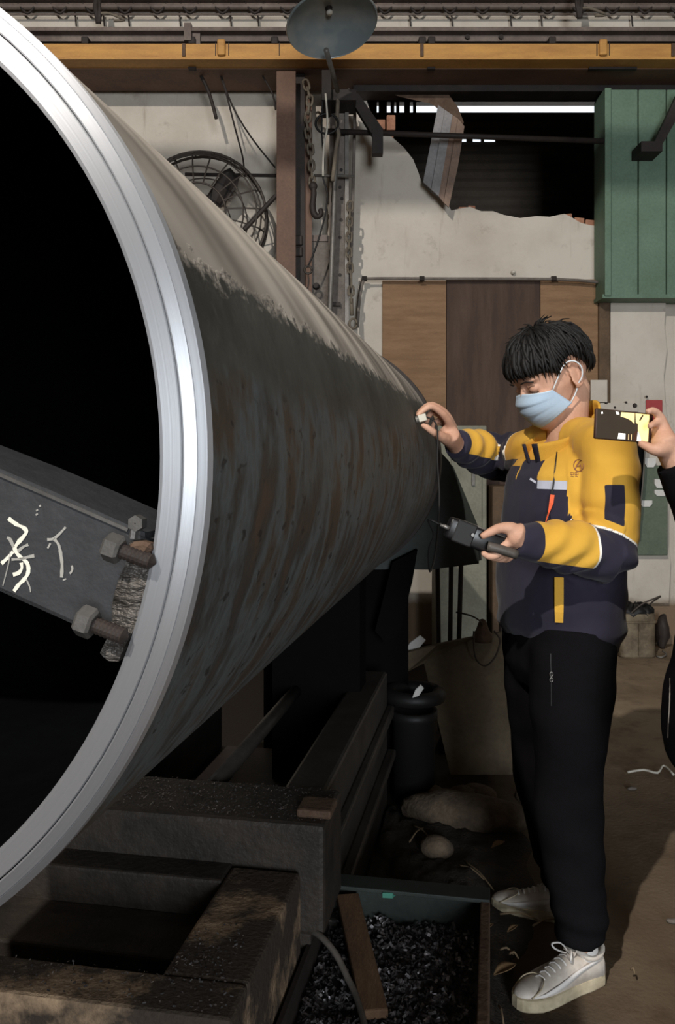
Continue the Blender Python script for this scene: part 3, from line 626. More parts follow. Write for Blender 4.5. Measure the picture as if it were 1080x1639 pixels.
b = B(); lathe(b, [(.0005, 0), (.006, 0), (.006, .009), (.0005, .009)], ringpt(216, 838, -.004), AX, 6); tube(b, [ringpt(216, 841, -.001), ringpt(213, 862, -.001)], .003, 6); obj('set_screw', b, M['zinc'], bz)
chalk = [((90, 200), (170, 260), (250, 300), (285, 340), (260, 390), (190, 470), (160, 530), (200, 600), (260, 650), (300, 700), (305, 780), (270, 850), (200, 920), (150, 990)), ((75, 410), (110, 430), (150, 520)),
         ((15, 690), (100, 610), (140, 560)), ((190, 560), (250, 510), (305, 485)), ((125, 645), (220, 640), (300, 620), (370, 605)), ((140, 810), (200, 790), (235, 740), (230, 680)),
         ((285, 860), (320, 940), (330, 1000)), ((510, 430), (580, 420), (650, 360), (710, 295)), ((580, 420), (630, 480), (655, 580), (670, 700), (665, 840)), ((515, 525), (545, 470)), ((775, 710), (782, 755), (755, 800)), ((680, 870), (715, 855)),
         ((430, 55), (436, 75)), ((398, 105), (404, 120)), ((392, 150), (402, 165)), ((110, 560), (90, 700), (30, 930))]
for i, st in enumerate(chalk):
    w = (.0019, .0016, .0016, .0014, .0015, .0017, .0008, .0012, .0015, .001, .001, .0008, .0012, .001, .0012, .0005)[i]
    pts = smoothpts([ringpt(x*.148, 800+y*.148, .0114) for x, y in st], 4); b = B(); L = []
    for j, p in enumerate(pts):
        d = (pts[min(j+1, len(pts)-1)]-pts[max(j-1, 0)]).normalized(); n = d.cross(AX); ww = w*(.8+.35*noise.noise(p*300))
        L.append((b.verts.new(p+n*ww), b.verts.new(p-n*ww)))
    for a, c in zip(L, L[1:]): b.faces.new((a[0], c[0], c[1], a[1]))
    obj('chalk_stroke', b, M['chalk'] if i in (0, 2, 5) else M['chalk_dim'], bz)

# ------------------------------------------------------------------ lathe bed and carriage
def st(s, t, z): return V((AX.x*s+PX.x*t, AX.y*s+PX.y*t, z))
def sbox(b, s0, s1, t0, t1, z0, z1, bev=0, mi=0): box(b, st((s0+s1)/2, (t0+t1)/2, (z0+z1)/2), t1-t0, s1-s0, z1-z0, X=PX, Y=AX, bev=bev, mi=mi)
mb = thing('lathe_bed', 'dark oily machine bed with long ways under the pipe', 'machine', st(2, -.6, 0))
b = B(); sbox(b, 1.30, 1.40, -1.6, -.417, .0, .45, bev=.008); obj('front_crossbar', b, M['bed_lit_dust'], mb)
b = B(); sbox(b, 1.40, 1.80, -.575, -.417, .0, .449, bev=.008); obj('side_cheek', b, M['bed_lit_dust'], mb)
b = B(); sbox(b, 1.735, 1.82, -1.6, -.577, .0, .447, bev=.006); obj('rear_crossbar', b, M['bed'], mb)
b = B(); sbox(b, 1.57, 1.735, -1.6, -.577, .0, .37, bev=.006); obj('inner_ledge', b, M['bed'], mb)
b = B(); sbox(b, 1.40, 1.48, -1.6, -.577, .0, .30, bev=.006); obj('inner_ledge', b, M['bed'], mb)
b = B(); sbox(b, 1.41, 1.57, -1.6, -.58, .0, .10); obj('sump_plate', b, M['dark_steel'], mb)
b = B(); sbox(b, 1.815, 2.03, -1.6, -.368, .3, .547, bev=.012); obj('carriage_block', b, M['bed'], mb)
b = B(); sbox(b, 1.822, 1.90, -1.6, -.40, .0, .45); obj('carriage_skirt', b, M['bed'], mb)
b = B(); sbox(b, 1.85, 1.93, -.44, -.36, .545, .565, bev=.006); obj('end_stop', b, M['rust'], mb)
b = B(); sbox(b, 2.02, 3.26, -.522, -.412, .0, .53, bev=.01); obj('bed_way', b, M['rail'], mb)
b = B(); sbox(b, 2.02, 3.26, -.412, -.385, .36, .40, bev=.006); sbox(b, 2.02, 3.26, -.412, -.378, .20, .23, bev=.006); obj('side_rib', b, M['rail'], mb)
b = B(); tube(b, [st(2.02, -.705, .52), st(3.26, -.705, .52)], .022, 12); obj('lead_screw', b, M['rail'], mb, True)
b = B(); sbox(b, 2.02, 3.26, -1.2, -1.08, .0, .53, bev=.01); obj('bed_way', b, M['rail'], mb)
b = B(); sbox(b, 2.02, 3.26, -1.08, -.522, .0, .2); obj('bed_floor', b, M['dark_steel'], mb)
# rollers that carry the pipe
cc = lambda s: CY+AX*(s-CY.dot(AX))
tc = cc(3.0).dot(PX); bot = cc(3.0).z-RO
cr = thing('pipe_cradle', 'black steel cradle carrying the pipe above the bed', 'cradle', st(3.0, tc, .2))
b = B(); prism(b, [st(2.95, tc+dx, z) for dx, z in ((-.16, .2), (.16, .2), (.16, bot+.030), (.08, bot+.0045), (0, bot-.003), (-.08, bot+.0045), (-.16, bot+.030))], AX*.14); obj('saddle_block', b, M['matte_black'], cr)
# headstock behind the far end
hs = thing('lathe_headstock', 'dark green headstock housing with a slanted guard behind the pipe end', 'machine', at(690, 1270, 3.3))
HY = 3.38
b = B(); prism(b, [at(u, v, HY) for u, v in ((420, 640), (640, 640), (700, 725), (724, 742), (768, 848), (772, 902), (690, 912), (420, 912))], (0, .75, 0)); bmesh.ops.bevel(b, geom=b.edges[:], offset=.012, segments=2, affect='EDGES'); obj('guard_housing', b, M['mach_green'], hs)
b = B(); p0, p1 = at(420, 912, HY), at(655, 905, HY); bx(b, p0.x, p1.x, HY+.05, HY+.7, 0, p1.z); obj('pedestal', b, M['matte_black'], hs)
b = B(); prism(b, [at(u, v, HY-.06) for u, v in ((628, 900), (668, 880), (660, 930), (640, 1010), (618, 1030), (600, 1010))], (0, .1, 0)); obj('apron_arm', b, M['matte_black'], hs)
pcab = thing('pale_cabinet', 'pale green cabinet standing on the floor behind the reaching forearm', 'cabinet', at(750, 1030, 5.6))
b = B(); p0, p1 = at(700, 900, 5.6), at(779, 681, 5.6); bx(b, p0.x, p1.x, 5.6, 5.95, 0, p1.z, bev=.01); obj('body', b, M['pale_cab'], pcab)
b = B(); p0, p1 = at(722, 850, 5.58), at(772, 695, 5.58); bx(b, p0.x, p1.x, 5.585, 5.605, p0.z, p1.z, bev=.006); obj('door', b, M['pale_cab'], pcab)
b = B(); p0, p1 = at(755, 850, 5.57), at(782, 672, 5.57); bx(b, p0.x, p0.x+.02, 5.57, 5.59, p0.z+.3, p0.z+.42); obj('handle', b, M['galv'], pcab)
b = B(); p0, p1 = at(788, 1030, 5.55), at(842, 778, 5.55); bx(b, p0.x, p1.x, 5.55, 5.9, 0, p1.z, bev=.01); tag(obj('brown_crate', b, M['brown_box']), 'tall brown crate standing beside the pale green cabinet', 'crate')
for i, (a, c) in enumerate((((700, 905), (706, 1036)), ((722, 890), (716, 1040)), ((738, 888), (726, 1040)), ((800, 900), (806, 985)))):
    rod('iron_rod', [at(*a, 4.1), at(*c, 4.3)+V((0, 0, -.9))], .012, M['dark_steel'], ('dark rod standing nearest the headstock', 'second dark rod from the headstock behind the tan sheet', 'third dark rod from the headstock behind the tan sheet', 'dark rod leaning in front of the brown crate')[i], 'rod', 7)

# ------------------------------------------------------------------ floor clutter
sl = thing('bent_sheet', 'tan metal sheet with a folded corner leaning beside the trousers', 'sheet', onz(775, 1245, 0))
b = B(); T = lambda u, v: at(u, v, 3.62+(1245-v)/230*.22)
prism(b, [T(*q) for q in ((678, 1060), (695, 1046), (762, 1020), (812, 1010), (836, 1016), (836, 1243), (722, 1245))], (0, .02, 0)); obj('sheet_face', b, M['slab'], sl)
b = B(); prism(b, [at(u, v, y) for u, v, y in ((643, 1047, 3.66), (700, 1032, 3.72), (770, 1018, 3.83), (690, 1050, 3.80), (678, 1062, 3.76), (650, 1076, 3.68))], (0, .015, .004)); obj('folded_corner', b, M['slab'], sl)
b = B(); tube(b, [at(690, 1235, 3.9), at(745, 1110, 3.95)], .03, 8); obj('rear_prop', b, M['dark_steel'], sl)
lg = thing('lifting_lug', 'small round lug with a wire loop on top of the tan sheet', 'lug', at(772, 1020, 3.78))
b = B(); lathe(b, [(.001, -.03), (.042, -.03), (.044, .0), (.03, .02), (.02, .05), (.012, .068), (.001, .072)], at(772, 1016, 3.79), (0, 0, 1), 20); obj('lug_body', b, M['rust'], lg, True)
b = B(); tube(b, smoothpts([at(758, 1010, 3.7), at(760, 1050, 3.68), at(775, 1066, 3.68), at(792, 1052, 3.68), at(800, 1025, 3.7), at(790, 1010, 3.72)], 4), .004, 5); obj('wire_loop', b, M['wire'], lg, True)
rod('loose_wire', [at(730, 980, 3.75), at(752, 985, 3.72), at(768, 994, 3.75), at(772, 1003, 3.78)], .004, M['wire'], 'fine loose wire bent over the lug on the tan sheet', 'wire', 5, True)
dr = thing('black_drum', 'black round drum on the floor left of the tan sheet', 'drum', onz(662, 1285, 0)); q = onz(662, 1280, 0)
b = B(); lathe(b, [(.001, 0), (.085, 0), (.085, .32), (.095, .33), (.095, .36), (.08, .36), (.07, .34), (.001, .33)], q, (0, 0, 1), 28); obj('drum_body', b, M['black'], dr, True)
b = B(); tube(b, [q+V((.1*math.cos(a), .1*math.sin(a), .42)) for a in [x*.35 for x in range(19)]], .03, 8); obj('hose_ring', b, M['black'], dr, True)
def scrap(u, v, Y, w, h, label, m='paper'):
    b = B(); c = at(u, v, Y); s = Y/FPX; prism(b, [c+V((x*w*s, y, z*h*s)) for x, y, z in ((-.5, 0, -.5), (.1, .01, -.35), (.55, .02, .3), (.3, .03, .55), (-.2, .02, .1))], (0, .004, .002)); return tag(obj('paper_scrap', b, M[m]), label, 'paper')
scrap(663, 1034, 3.7, 34, 26, 'crumpled white paper scrap behind the folded sheet corner'); scrap(669, 1109, 3.2, 18, 16, 'small white paper scrap on the black drum')
def lump(name, c, rx, ry, rz, m, label, cat, X=V((1, 0, 0)), amt=.25, sc=9, group=None):
    b = B(); Yv = ZX.cross(X); ellip(b, c, rx, ry, rz, X=X, Y=Yv, n=16, m=10)
    for v in b.verts: v.co += (v.co-V(c))*amt*noise.noise(v.co*sc)
    return tag(obj(name, b, m, None, True), label, cat, group)
q = onz(738, 1300, .05); lump('rubble_stone', q, .24, .085, .075, M['stone'], 'long tan stone lying behind the heap in front of the sheet', 'stone', V((.95, -.3, 0)))
for u, v, r, lab in ((690, 1262, .05, 'round pale stone at the left end of the long stone'), (740, 1266, .055, 'lumpy stone resting behind the long stone at its middle'), (765, 1262, .06, 'dark stone tucked at the foot of the tan sheet'), (842, 1262, .04, 'small stone beside the trouser leg behind the long stone'), (700, 1345, .05, 'brown clod on the soil in front of the long stone')):
    lump('rubble_stone', onz(u, v+12, .03), r*1.2, r, r*.8, M['stone'], lab, 'stone')
# soil heap between bed, tray and feet
b = B(); nx, ny = 60, 44; g = []
for j in range(ny+1):
    row = []
    for i in range(nx+1):
        t = -.40+.80*i/nx; s = 2.02+1.25*j/ny
        e = min(1, min(i, nx-i)/6, (ny-j)/7, 1); mk_ = max(0, min(1, (.12+.1*noise.noise(V((s*4, t*4, 5)))-t)/.2)); h = .001+.22*max(0, 1-(t+.40)/.42)*max(0, 1-abs(s-2.12)/.5)+mk_*(.018+.03*noise.fractal(V((t*5, s*5, 1)), 1, 2, 4)+.014*noise.noise(V((t*34, s*34, 3))))
        row.append(b.verts.new(st(s, t, max(-.004, h*e+.002-.012*max(0, min(1, (t-.02-.12*noise.noise(V((s*5, t*5, 9))))/.1)) if i > 3 else h+.002))))
    g.append(row)
for j in range(ny):
    for i in range(nx): b.faces.new((g[j][i], g[j][i+1], g[j+1][i+1], g[j+1][i]))
tag(obj('soil_heap', b, M['soil'], None, True), 'dark oily soil and grit heaped between machine bed and shoes', 'soil', None, 'stuff')
TW = [((735, 1385), (775, 1408)), ((745, 1380), (790, 1425)), ((655, 1348), (678, 1325)), ((662, 1322), (690, 1346)), ((800, 1463), (860, 1472)), ((815, 1527), (830, 1535)), ((852, 1482), (895, 1473)), ((798, 1610), (806, 1640)), ((800, 1520), (822, 1528)), ((700, 1340), (712, 1362)), ((930, 1520), (936, 1526)), ((1010, 1552), (1016, 1560))]
TL = ['straw stalk beside the tray corner', 'longer straw stalk crossing the tray corner', 'pale twig at the heap pointing up', 'pale twig crossing another on the heap', 'dry twig under the toe of the far shoe', 'short pale stick left of the near shoe', 'twig between the two white shoes', 'thin stick by the tray beside the lower edge', 'pale stalk beside the tray rim', 'brown stub of twig on the soil heap', 'speck of straw in the shadow behind the heel', 'straw speck on the brown floor']
for (a, c), lab in zip(TW, TL):
    p, q = onz(*a, .035), onz(*c, .03); m = (p+q)/2+V((0, 0, .012)); b = B(); tube(b, smoothpts([p, m, q], 3), [.0032]*3+[.0028]*3+[.002], 5); tag(obj('dry_twig', b, M['twig'], None, True), lab, 'twig')
for u, v, r, lab in ((808, 1556, .035, 'large dry leaf left of the near shoe'), (780, 1488, .02, 'small curled leaf between tray and shoes'), (797, 1355, .028, 'pale curled leaf by the far trouser leg'), (820, 1490, .018, 'tiny brown leaf below the far shoe')):
    c = onz(u, v, .035); b = B(); rows = []
    for i in range(7):
        t = i/6; w = r*.55*math.sin(math.pi*min(.98, max(.03, t))); x = (t-.5)*2*r; rows.append([b.verts.new(c+V((x*.9, x*.4, .5*w*abs(k)/2+.012*t))+V((-.4, .9, 0))*w*k/2) for k in (-2, -1, 0, 1, 2)])
    for a, d in zip(rows, rows[1:]):
        for i in range(4): b.faces.new((a[i], a[i+1], d[i+1], d[i]))
    o = tag(obj('dry_leaf', b, M['leaf'], None, True), lab, 'leaf'); o.modifiers.new('t', 'SOLIDIFY').thickness = .001
for u, v, lab in ((1075, 1474, 'pale chip of plaster on the floor at the lower right'), (1012, 1262, 'pale crumb of plaster on the lit floor patch')):
    lump('plaster_crumb', onz(u, v, .006), .018, .009, .007, M['concrete'], lab, 'crumb', amt=.4, sc=60)
rod('floor_wire', [onz(1004, 1236, .01), onz(1030, 1232, .015), onz(1052, 1237, .012), onz(1062, 1225, .02), onz(1078, 1240, .01)], .005, M['white_wire'], 'bent pale wire lying on the floor by the dark trousers', 'wire', 5, True)

# chip tray with swarf, plank, hose
tr = thing('chip_tray', 'steel swarf tray full of metal chips beside the machine bed', 'tray', st(1.7, -.2, 0))
TS, TT0, TT1, TZ = 2.085, -.409, -.012, .30
b = B(); sbox(b, .85, TS, TT1-.022, TT1, .0, TZ, bev=.003); obj('side_wall', b, M['rust'], tr)
b = B(); sbox(b, TS-.012, TS, TT0, TT1-.022, .0, TZ, bev=.003); obj('end_wall', b, M['mach_green'], tr)
b = B(); sbox(b, .85, TS, TT0, TT0+.01, .0, TZ-.02); obj('inner_wall', b, M['dark_steel'], tr)
b = B(); sbox(b, .85, TS, TT0, TT1, .0, .02); obj('tray_floor', b, M['dark_steel'], tr)
b = B(); sbox(b, TS-.05, TS+.012, TT0, TT1, TZ-.004, TZ+.006, bev=.002); obj('rim_lip', b, M['mach_green'], tr)
b = B()
g = [[b.verts.new(st(.87+(TS-.02-.87)*j/30, TT0+.012+(TT1-.022-TT0-.014)*i/14, .21+.02*noise.noise(V((i*.6, j*.6, 0))))) for i in range(15)] for j in range(31)]
for j in range(30):
    for i in range(14): b.faces.new((g[j][i], g[j][i+1], g[j+1][i+1], g[j+1][i]))
for n in range(5200):
    s = random.uniform(1.3, TS-.03); t = random.uniform(TT0+.02, TT1-.035); c = st(s, t, .215+.02*noise.noise(V(((t+.397)/.0255*.6, (s-.87)/.04*.6, 0)))+random.uniform(0, .012))
    a1, a2 = random.uniform(0, 6.28), random.uniform(-.9, .9); d = V((math.cos(a1)*math.cos(a2), math.sin(a1)*math.cos(a2), math.sin(a2))); e = d.orthogonal().normalized(); e.rotate(Matrix.Rotation(random.uniform(0, 6.28), 3, d)); nn = d.cross(e)
    L = random.uniform(.003, .0095); w = random.uniform(.0014, .0036); vs = [b.verts.new(c+d*(L*x)+e*(w*y)+nn*(z*L*.5)) for x, y, z in ((-1, -1, .3), (-1, 1, .3), (0, -1, -.2), (0, 1, -.2), (1, -1, .35), (1, 1, .35))]
    mi = 1 if random.random() < .38 else 0
    for q in ((0, 1, 3, 2), (2, 3, 5, 4)): f = b.faces.new([vs[i] for i in q]); f.material_index = mi
tag(obj('swarf', b, [M['chip_dark'], M['chip']], None, recalc=False), 'glittering black metal swarf filling the tray', 'swarf', None, 'stuff')
b = B()
for n in range(2600):
    if random.random() < .45: s, t, z = random.uniform(1.83, 2.02), random.uniform(-.9, -.37), .549
    elif random.random() < .6:
        s, t = random.uniform(2.1, 2.5), random.uniform(-.36, -.1); z = .02+.22*max(0, 1-(t+.40)/.42)*max(0, 1-abs(s-2.12)/.5)+.02
    elif random.random() < .5: s, t, z = random.uniform(1.31, 1.40), random.uniform(-1.0, -.42), .4515
    else: s, t, z = random.gauss(1.46, .06), random.uniform(-.57, -.46), .451
    if z > .449 and z < .46 and not (1.30 < s < 1.80): continue
    c = st(s, t, z+.001); a1 = random.uniform(0, 6.28); d = V((math.cos(a1), math.sin(a1), random.uniform(-.4, .4))); e = V((-math.sin(a1), math.cos(a1), random.uniform(-.6, .6))); L = random.uniform(.001, .0032); w = random.uniform(.0006, .0016)
    f = b.faces.new([b.verts.new(c+d*(L*x)+e*(w*y)) for x, y in ((-1, -1), (1, -1), (1, 1), (-1, 1))]); f.material_index = 0 if random.random() < .45 else 1
tag(obj('bed_swarf', b, [M['chip_dark'], M['chip']], None, recalc=False), 'fine swarf scattered over the machine bed and heap', 'swarf', None, 'stuff')
b = B(); p, q = onz(556, 1436, .275), onz(600, 1625, .235); d = (q-p).normalized(); w = d.cross(ZX).normalized(); box(b, (p+q)/2, .055, (q-p).length, .022, X=w, Y=d, Z=w.cross(d), bev=.004); tag(obj('wood_plank', b, M['wood']), 'worn wooden plank lying on the swarf in the tray', 'plank')
rod('rubber_hose', [onz(488, 1486, .30), onz(510, 1496, .31), onz(536, 1525, .29), onz(556, 1565, .26), onz(572, 1600, .245), onz(588, 1660, .24)], .007, M['hose'], 'grey hose curving down over the edge of the swarf tray', 'hose', 8, True)
b = B(); prism(b, [onz(u, v, .29) for u, v in ((612, 1437), (620, 1429), (636, 1422), (634, 1432), (628, 1438))], (0, .0, .012)); tag(obj('teal_scrap', b, M['teal']), 'small teal scrap lying at the back of the tray', 'scrap')

# bucket by the pilaster
bk = thing('tin_bucket', 'old square tin bucket with a wire handle by the wall', 'bucket', at(1014, 1041, 5.9)); q = V((at(1014, 0, 5.85).x, 5.85, 0))
def sq(r, z, p=5, n=40): return [q+V((r*math.copysign(abs(math.cos(a))**(2/p), math.cos(a)), r*.8*math.copysign(abs(math.sin(a))**(2/p), math.sin(a)), z)) for a in [2*math.pi*i/n for i in range(n)]]
b = B(); loft(b, [sq(.118, 0), sq(.125, .01), sq(.125, .235), sq(.131, .24), sq(.131, .25), sq(.125, .255), sq(.125, .30), sq(.115, .305), sq(.108, .30), sq(.108, .05)]); obj('bucket_body', b, M['can'], bk)
b = B(); loft(b, [[p+V((0, 0, .02*math.sin(i*1.7))) for i, p in enumerate(sq(.13*s, z, 3))] for s, z in ((.9, .27), (1, .31), (.8, .335), (.4, .35), (.05, .34))]); obj('bin_liner', b, M['black'], bk, True)
b = B(); tube(b, smoothpts([q+V((-.06, -.09, .3)), q+V((.02, -.1, .37)), q+V((.11, -.1, .41)), q+V((.155, -.08, .42)), q+V((.12, .0, .36)), q+V((.1, .02, .3))], 4), .006, 6); obj('wire_handle', b, M['wire'], bk, True)
b = B(); tube(b, [q+V((0, -.106, .02)), q+V((0, -.106, .235))], .006, 6); obj('side_seam', b, M['can'], bk)
b = B(); ellip(b, V((at(1060, 0, 6.05).x, 6.05, .125)), .05, .05, .12); rough(b, .03, 12); tag(obj('rag', b, M['dark_steel'], None, True), 'dark rag slumped at the wall beside the tin bucket', 'rag')
rod('bent_wire', [onz(1050, 1050, .01), onz(1058, 1052, .01), onz(1066, 1047, .02), onz(1060, 1042, .03)], .006, M['galv'], 'small bent wire on the floor beside the tin bucket', 'wire', 5, True)

# ------------------------------------------------------------------ people
from mathutils.bvhtree import BVHTree
CAM0 = V((0, 0, HC))
def bvh(o):
    me = o.data; off = worg(o); return BVHTree.FromPolygons([v.co+off for v in me.vertices], [p.vertices[:] for p in me.polygons])
def hit(tree, u, v, lift=.002):
    d = V(((u-UC)/FPX, 1, (VC-v)/FPX)).normalized(); p, n, i, ds = tree.ray_cast(CAM0, d)
    if p is None: return None
    return p-d*lift
def ribbon(tree, px, w, lift=.002, mi=0, b=None):
    """thin strip following the cloth under a list of points, w in metres"""
    P = [hit(tree, u, v, lift) for u, v in px]; P = [p for p in P if p is not None]; b = b or B(); L = []
    for j, p in enumerate(P):
        d = (P[min(j+1, len(P)-1)]-P[max(j-1, 0)]).normalized(); n = d.cross((p-CAM0).normalized()); L.append((b.verts.new(p+n*w), b.verts.new(p-n*w)))
    for a, c in zip(L, L[1:]): b.faces.new((a[0], c[0], c[1], a[1])).material_index = mi
    return b
def frame(Fd, pitch, roll=0):
    Fd = V((Fd[0], Fd[1], 0)).normalized(); p = math.radians(pitch); Lf = ZX.cross(Fd)
    f = Fd*math.cos(p)-ZX*math.sin(p); u = Fd*math.sin(p)+ZX*math.cos(p); return f, Lf, u
def head_add(bm, O, fr, k):
    f, l, u = fr; P = lambda x, y, z: O+(f*x+l*y+u*z)*k
    rings = []
    for z, xf, xb, hw in ((-.122, .088, .055, .018), (-.113, .096, .03, .032), (-.095, .1, .005, .041), (-.07, .1, -.03, .050), (-.045, .099, -.06, .058), (-.018, .097, -.08, .069), (.01, .094, -.093, .073),
                          (.03, .098, -.099, .0755), (.05, .098, -.102, .077), (.07, .092, -.1, .076), (.09, .078, -.09, .069), (.108, .055, -.072, .055), (.121, .025, -.045, .034), (.126, .0, -.02, .012)):
        c, a = (xf+xb)/2, (xf-xb)/2; r = []; z = z*.88 if z < 0 else z
        for i in range(28):
            t = 2*math.pi*i/28; ct, s_ = math.cos(t), math.sin(t); r.append(P(c+a*math.copysign(abs(ct)**.9, ct), hw*math.copysign(abs(s_)**.85, s_), z))
        rings.append(r)
    loft(bm, rings)
    tube(bm, [P(.09, 0, .024), P(.104, 0, .0), P(.109, 0, -.020), P(.107, 0, -.029), P(.098, 0, -.036)], [.007*k, .008*k, .010*k, .010*k, .006*k], 10)
    for sg in (-1, 1):
        ellip(bm, P(.106, .011*sg, -.03), .009*k, .008*k, .007*k, f, l, u, 10, 6)                      # nostril wing
        ellip(bm, P(.084, .033*sg, .009), .014*k, .017*k, .012*k, f, l, u, 12, 8)                     # lid over the eye
        ellip(bm, P(.082, .034*sg, .032), .016*k, .024*k, .007*k, f, l, u, 12, 8)                     # brow ridge
        ellip(bm, P(.072, .043*sg, -.02), .022*k, .02*k, .017*k, f, l, u, 12, 8)                      # cheek
        e = P(-.008, .079*sg, -.002); ol = (l*sg*.93-f*.35).normalized(); of = (f+l*sg*.3).normalized()
        pts = [e+(of*(.017*math.cos(a))+u*(.031*math.sin(a))+ol*(.005*math.sin(a*.5)))*k for a in [2*math.pi*i/16+.9 for i in range(14)]]
        tube(bm, pts, [.0048*k]*12+[.004*k, .003*k], 7); ellip(bm, e-ol*.002*k-u*.002, .015*k, .027*k, .004*k, of, u, ol, 12, 8)
        ellip(bm, e-u*.029*k+of*.006*k, .009*k, .008*k, .006*k, of, u, ol, 10, 6)
    tube(bm, [P(.094, -.02, -.074), P(.104, 0, -.07), P(.094, .02, -.074)], [.004*k, .007*k, .004*k], 8)
    return P
def hair(parent, P, k, n, label=None, seed=3):
    rnd = random.Random(seed); b = B(); C = (-.004, 0, .038); R = (.106, .084, .098)
    def pt(phi, th, m=1.0):
        x = R[0]*math.sin(th)*math.cos(phi); y = R[1]*math.sin(th)*math.sin(phi); z = R[2]*math.cos(th)
        if th > 1.57: x *= .98; y *= .98
        return P(C[0]+x*m-.0*th, C[1]+y*m, C[2]+z*m)
    def thmax(phi):
        a = abs((phi+math.pi) % (2*math.pi)-math.pi); q = [(0, 1.50), (.6, 1.53), (1.0, 1.62), (1.25, 1.80), (1.45, 1.52), (1.75, 1.50), (2.0, 1.75), (2.3, 2.05), (3.15, 2.2)]
        for (a0, t0), (a1, t1) in zip(q, q[1:]):
            if a <= a1: return t0+(t1-t0)*(a-a0)/(a1-a0)
        return 2.2
    N = 40; rings = [[pt(2*math.pi*i/N, .03+(thmax(2*math.pi*i/N)-.05)*j/16, 1.04) for i in range(N)] for j in range(17)]
    vs = loft(b, rings, cap=False); b.faces.new(vs[0][::-1])
    inn = loft(b, [[pt(2*math.pi*i/N, .03+(thmax(2*math.pi*i/N)-.05)*j/16, .93) for i in range(N)] for j in range(17)], cap=False); b.faces.new(inn[0])
    for i in range(N): b.faces.new((vs[-1][i], inn[-1][i], inn[-1][(i+1) % N], vs[-1][(i+1) % N]))
    for q in range(n):
        phi = rnd.uniform(-math.pi, math.pi); tm = thmax(phi); th1 = tm*rnd.uniform(.55, 1.03) if q % 3 else tm*rnd.uniform(.95, 1.06)
        th0 = max(.04, th1-rnd.uniform(.55, .95)); dphi = rnd.uniform(-.22, .22); pts = []; base = rnd.uniform(1.02, 1.08); front = max(0, math.cos(phi))
        lift = rnd.uniform(.0, .05)+.06*front*rnd.random()
        for j in range(6):
            t = j/5; th = th0+(th1-th0)*t; pts.append(pt(phi+dphi*t, th, base+lift*math.sin(math.pi*min(1, t*.9))+(.03*front*t if th > 1.1 else 0)+(.035 if th < .9 else 0)*rnd.random()))
        w = rnd.uniform(.0045, .008)*k; tube(b, pts, [w*.5, w, w*1.05, w*.9, w*.6, w*.1], 5, flat=.6)
    for q in range(26):
        phi = rnd.uniform(-3, 3); th = rnd.uniform(.02, .6); d = rnd.uniform(-.5, .5)
        tube(b, [pt(phi, th, 1.05), pt(phi+d*.4, th+.1, 1.17), pt(phi+d, th+.25, 1.22+.06*rnd.random())], [.003*k, .002*k, .0005], 4)
    return obj('hair', b, M['hair'], parent, True)
def seg(p, a, c):
    d = c-a; t = max(0, min(1, (p-a).dot(d)/d.dot(d))); q = a+d*t; return t, (p-q).length, p-q
def torso_rings(rows, Fd, n=44, pw=.88):
    Fd = V(Fd).normalized(); L = ZX.cross(Fd); out = []
    for row in rows:
        x, y, z, a, bb = row[:5]; tilt = row[5] if len(row) > 5 else 0; r = []
        for i in range(n):
            t = 2*math.pi*i/n; ct, s_ = math.cos(t), math.sin(t); r.append(V((x, y, z))+Fd*(bb*math.copysign(abs(ct)**pw, ct))+L*(a*math.copysign(abs(s_)**pw, s_))-ZX*(tilt*ct))
        out.append(r)
    return out
def setattr_f(me, name, vals):
    at_ = me.attributes.new(name, 'FLOAT', 'POINT'); at_.data.foreach_set('value', vals)
def jacket_mat():
    k = NT('work_jacket_cloth'); y = k.attr('yel'); pp = k.attr('pip'); sv = k.attr('sil'); n = k.noise(k.o, 5, 4); w = k.noise(k.o, 260, 2)
    yc = k.mix(k.step(n, .35, .7), lin((214, 166, 64)), lin((202, 152, 54))); nc = k.mix(k.step(n, .35, .7), lin((44, 41, 56)), lin((36, 33, 46)))
    c = k.mix(k.step(y, -.0006, .0006), nc, yc); c = k.mix(k.step(sv, -.0005, .0005), c, lin((186, 190, 204))); c = k.mix(k.step(pp, -.0007, .0007), c, lin((236, 233, 226)))
    k.l(c, k.b.inputs['Base Color']); k.b.inputs['Roughness'].default_value = .8; k.b.inputs['Specular IOR Level'].default_value = .2
    k.b.inputs['Sheen Weight'].default_value = .1; k.bump(w, .12, .002); return k.m
M['jacket'] = jacket_mat()

